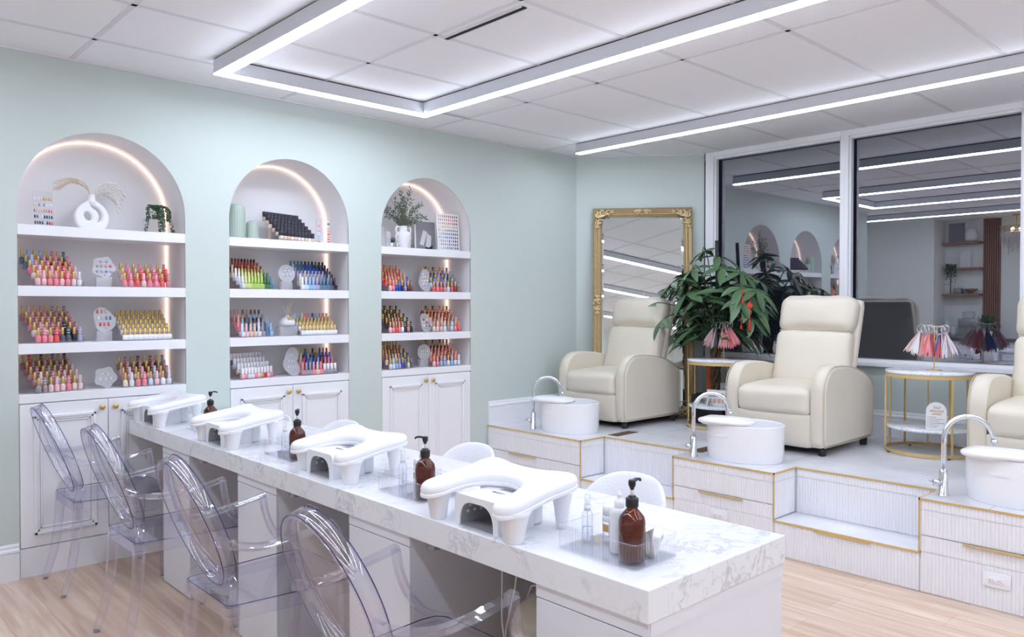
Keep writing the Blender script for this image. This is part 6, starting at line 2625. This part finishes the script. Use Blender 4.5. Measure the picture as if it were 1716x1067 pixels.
# ---------------------------------------------------------------- things behind the camera, seen in the window and mirror reflections
def chandelier(loc, label, r=0.20):
    t = thing('chandelier', label, 'chandelier', loc)
    b = MB()
    b.cyl((0, 0, -0.02), (0, 0, 0), 0.05, n=20)
    b.cyl((0, 0, -0.16), (0, 0, -0.02), 0.006, n=8)
    b.build('ceiling_mount', 'cap_gold', t)
    b = MB()
    for rr_, z in ((r, -0.18), (r * 0.6, -0.24)):
        b.tube([(rr_ * math.cos(a), rr_ * math.sin(a), z) for a in [2 * PI * k / 36 for k in range(36)]], 0.008, 8, closed=True)
    for k in range(6):
        a = 2 * PI * k / 6
        b.cyl((0, 0, -0.16), (r * math.cos(a), r * math.sin(a), -0.18), 0.004, n=6)
    b.build('ring_frame', 'cap_gold', t)
    b = MB()
    for rr_, z, n_, ln in ((r, -0.19, 44, 0.26), (r * 0.78, -0.19, 34, 0.32), (r * 0.5, -0.25, 22, 0.34)):
        for k in range(n_):
            a = 2 * PI * k / n_
            l2 = ln * (0.85 + 0.15 * math.sin(k * 2.4))
            b.cyl((rr_ * math.cos(a), rr_ * math.sin(a), z), (rr_ * math.cos(a), rr_ * math.sin(a), z - l2), 0.006, 0.004, n=6)
    o = b.build('crystal_fringe', 'crystal', t)
    o['kind'] = 'stuff'
    for k in range(4):
        a = 2 * PI * k / 4 + 0.4
        b = MB()
        b.ell((r * 0.35 * math.cos(a), r * 0.35 * math.sin(a), -0.22), (0.018, 0.018, 0.028), 12, 8)
        b.build('bulb', 'bulb_warm', t)
    return t


chandelier((-1.10, 3.30, CZ - 0.001), 'crystal chandelier reflected at the top right of the window')
chandelier((-1.05, -0.40, CZ - 0.001), 'crystal chandelier reflected low in the gold framed mirror', 0.24)

EX = WX
for k, (z, lab) in enumerate(((2.395, 'highest wooden wall shelf in the window reflection'), (1.995, 'middle wooden wall shelf in the window reflection'), (1.590, 'lowest wooden wall shelf in the window reflection'))):
    b = MB()
    y0_ = 3.84 if k != 1 else 3.84
    y1_ = 4.36 if k != 1 else 4.16
    b.box((0, 0, 0), (0.20, y1_ - y0_, 0.035))
    tag(b.build('wall_shelf', 'wood_shelf', loc=(EX + 0.001, y0_, z), bevel=0.002), lab, 'shelf')
t = thing('slat_panel', 'vertical wooden slat panel on the wall in the window reflection', 'wall panel', (EX + 0.001, 3.60, 0.0))
b = MB()
b.box((0, 0, 0.95), (0.006, 0.24, CZ - 0.002))
b.build('backing_board', 'print_dark', t)
for k in range(8):
    b = MB()
    b.box((0.006, k * 0.03 + 0.004, 0.95), (0.022, k * 0.03 + 0.024, CZ - 0.002))
    b.build('slat', 'slat_wood', t)
t = thing('coffee_counter', 'grey topped counter with the coffee machine in the window reflection', 'counter', (EX + 0.001, 3.10, 0))
b = MB()
b.box((0, 0, 0), (0.42, 1.26, 0.90))
b.build('counter_base', 'desk_white', t)
b = MB()
b.box((0, 0, 0.901), (0.45, 1.27, 0.94))
b.build('counter_top', 'grey_table', t, bevel=0.003)
t = thing('coffee_machine', 'grey coffee machine on the counter in the window reflection', 'coffee machine', (EX + 0.22, 3.93, 0.941))
b = MB()
b.rbox((-0.16, -0.15, 0.0), (0.12, 0.15, 0.30), 0.012, 2)
b.build('machine_body', 'steel', t)
b = MB()
b.rbox((0.12, -0.14, 0.18), (0.17, 0.14, 0.29), 0.008, 2)
b.box((0.12, -0.14, 0.0), (0.19, 0.14, 0.03))
b.build('brew_head', 'steel', t)
b = MB()
b.lathe([(0.0, 0.30), (0.07, 0.30), (0.09, 0.33), (0.085, 0.40), (0.0, 0.405)], (0, 0.04, 0), 20)
b.build('bean_hopper', 'bottle_clear', t)
for (y, n_, lab) in ((4.235, 9, 'tall stack of white paper cups by the coffee machine in the reflection'), (4.15, 5, 'shorter stack of white paper cups by the coffee machine in the reflection')):
    t = thing('cup_stack', lab, 'cups', (EX + 0.34, y, 0.941))
    for k in range(n_):
        b = MB()
        b.lathe([(0.030, 0.0), (0.040, 0.085), (0.042, 0.088), (0.038, 0.088), (0.028, 0.004), (0.0, 0.004)], (0, 0, k * 0.022), 16)
        b.build('paper_cup', 'paper', t)
t = thing('counter_plant', 'bushy green plant on the counter in the window reflection', 'plant', (EX + 0.25, 3.70, 0.941))
b = MB()
b.lathe([(0.0, 0.0), (0.05, 0.0), (0.065, 0.11), (0.055, 0.11), (0.0, 0.10)], n=18)
b.build('pot', 'stone_white', t)
b = MB()
rq = random.Random(5)
for i in range(130):
    a, e_ = rq.uniform(0, 2 * PI), rq.uniform(0.1, 1.5)
    d = Vector((math.cos(a) * math.cos(e_), math.sin(a) * math.cos(e_), math.sin(e_)))
    p = Vector((0, 0, 0.12)) + d * rq.uniform(0.06, 0.24)
    s_ = d.cross(Vector((0, 0, 1))).normalized() * 0.018
    b._add([p - d * 0.03, p + s_, p + d * 0.045, p - s_], [(0, 1, 2, 3)])
b.build('foliage', 'leaf', t)
b = MB()
b.lathe([(0.0, 0.0), (0.06, 0.0), (0.085, 0.03), (0.088, 0.13), (0.06, 0.19), (0.035, 0.20), (0.0, 0.20)], n=20)
tag(b.build('round_vase', 'stone_white', loc=(EX + 0.10, 3.98, 2.4305)), 'round white vase on the highest wall shelf in the reflection', 'vase')
b = MB()
b.box((0, 0, 0), (0.02, 0.22, 0.30))
tag(b.build('canvas_print', 'print_grey', loc=(EX + 0.02, 4.10, 2.4305), rot=(0, -0.04, 0)), 'grey canvas print on the highest wall shelf in the reflection', 'picture')
b = MB()
b.box((0, 0, 0), (0.015, 0.15, 0.24))
tag(b.build('framed_card', 'paper', loc=(EX + 0.04, 4.0, 2.0305)), 'pale framed card on the middle wall shelf in the reflection', 'picture')
t = thing('trailing_plant', 'dark trailing plant hanging beside the middle wall shelf in the reflection', 'plant', (EX + 0.12, 4.26, 1.6255))
b = MB()
b.cyl((0, 0, 0), (0, 0, 0.36), 0.008, n=8)
b.lathe([(0.0, 0.36), (0.04, 0.36), (0.05, 0.44), (0.0, 0.44)], n=14)
b.build('pot_stand', 'bark', t)
b = MB()
for i in range(220):
    a = rq.uniform(0, 2 * PI)
    z = 0.47 - abs(rq.gauss(0, 0.12))
    rr_ = 0.06 + 0.02 * rq.random()
    b.ell((rr_ * math.cos(a), rr_ * math.sin(a), z), (0.012, 0.008, 0.008), 5, 4)
b.build('foliage', 'leaf_dark', t)
b = MB()
b.lathe([(0.0, 0.0), (0.03, 0.0), (0.035, 0.02), (0.09, 0.055), (0.10, 0.075), (0.092, 0.075), (0.03, 0.035), (0.0, 0.03)], n=24)
tag(b.build('shallow_bowl', 'wood_shelf', loc=(EX + 0.10, 3.98, 1.6255)), 'shallow bowl on the lowest wall shelf in the reflection', 'bowl')
b = MB()
b.rbox((-0.06, -0.06, 0), (0.06, 0.06, 0.09), 0.01, 2)
tag(b.build('storage_tin', 'print_grey', loc=(EX + 0.10, 4.16, 1.6255)), 'grey tin on the lowest wall shelf in the reflection', 'box')
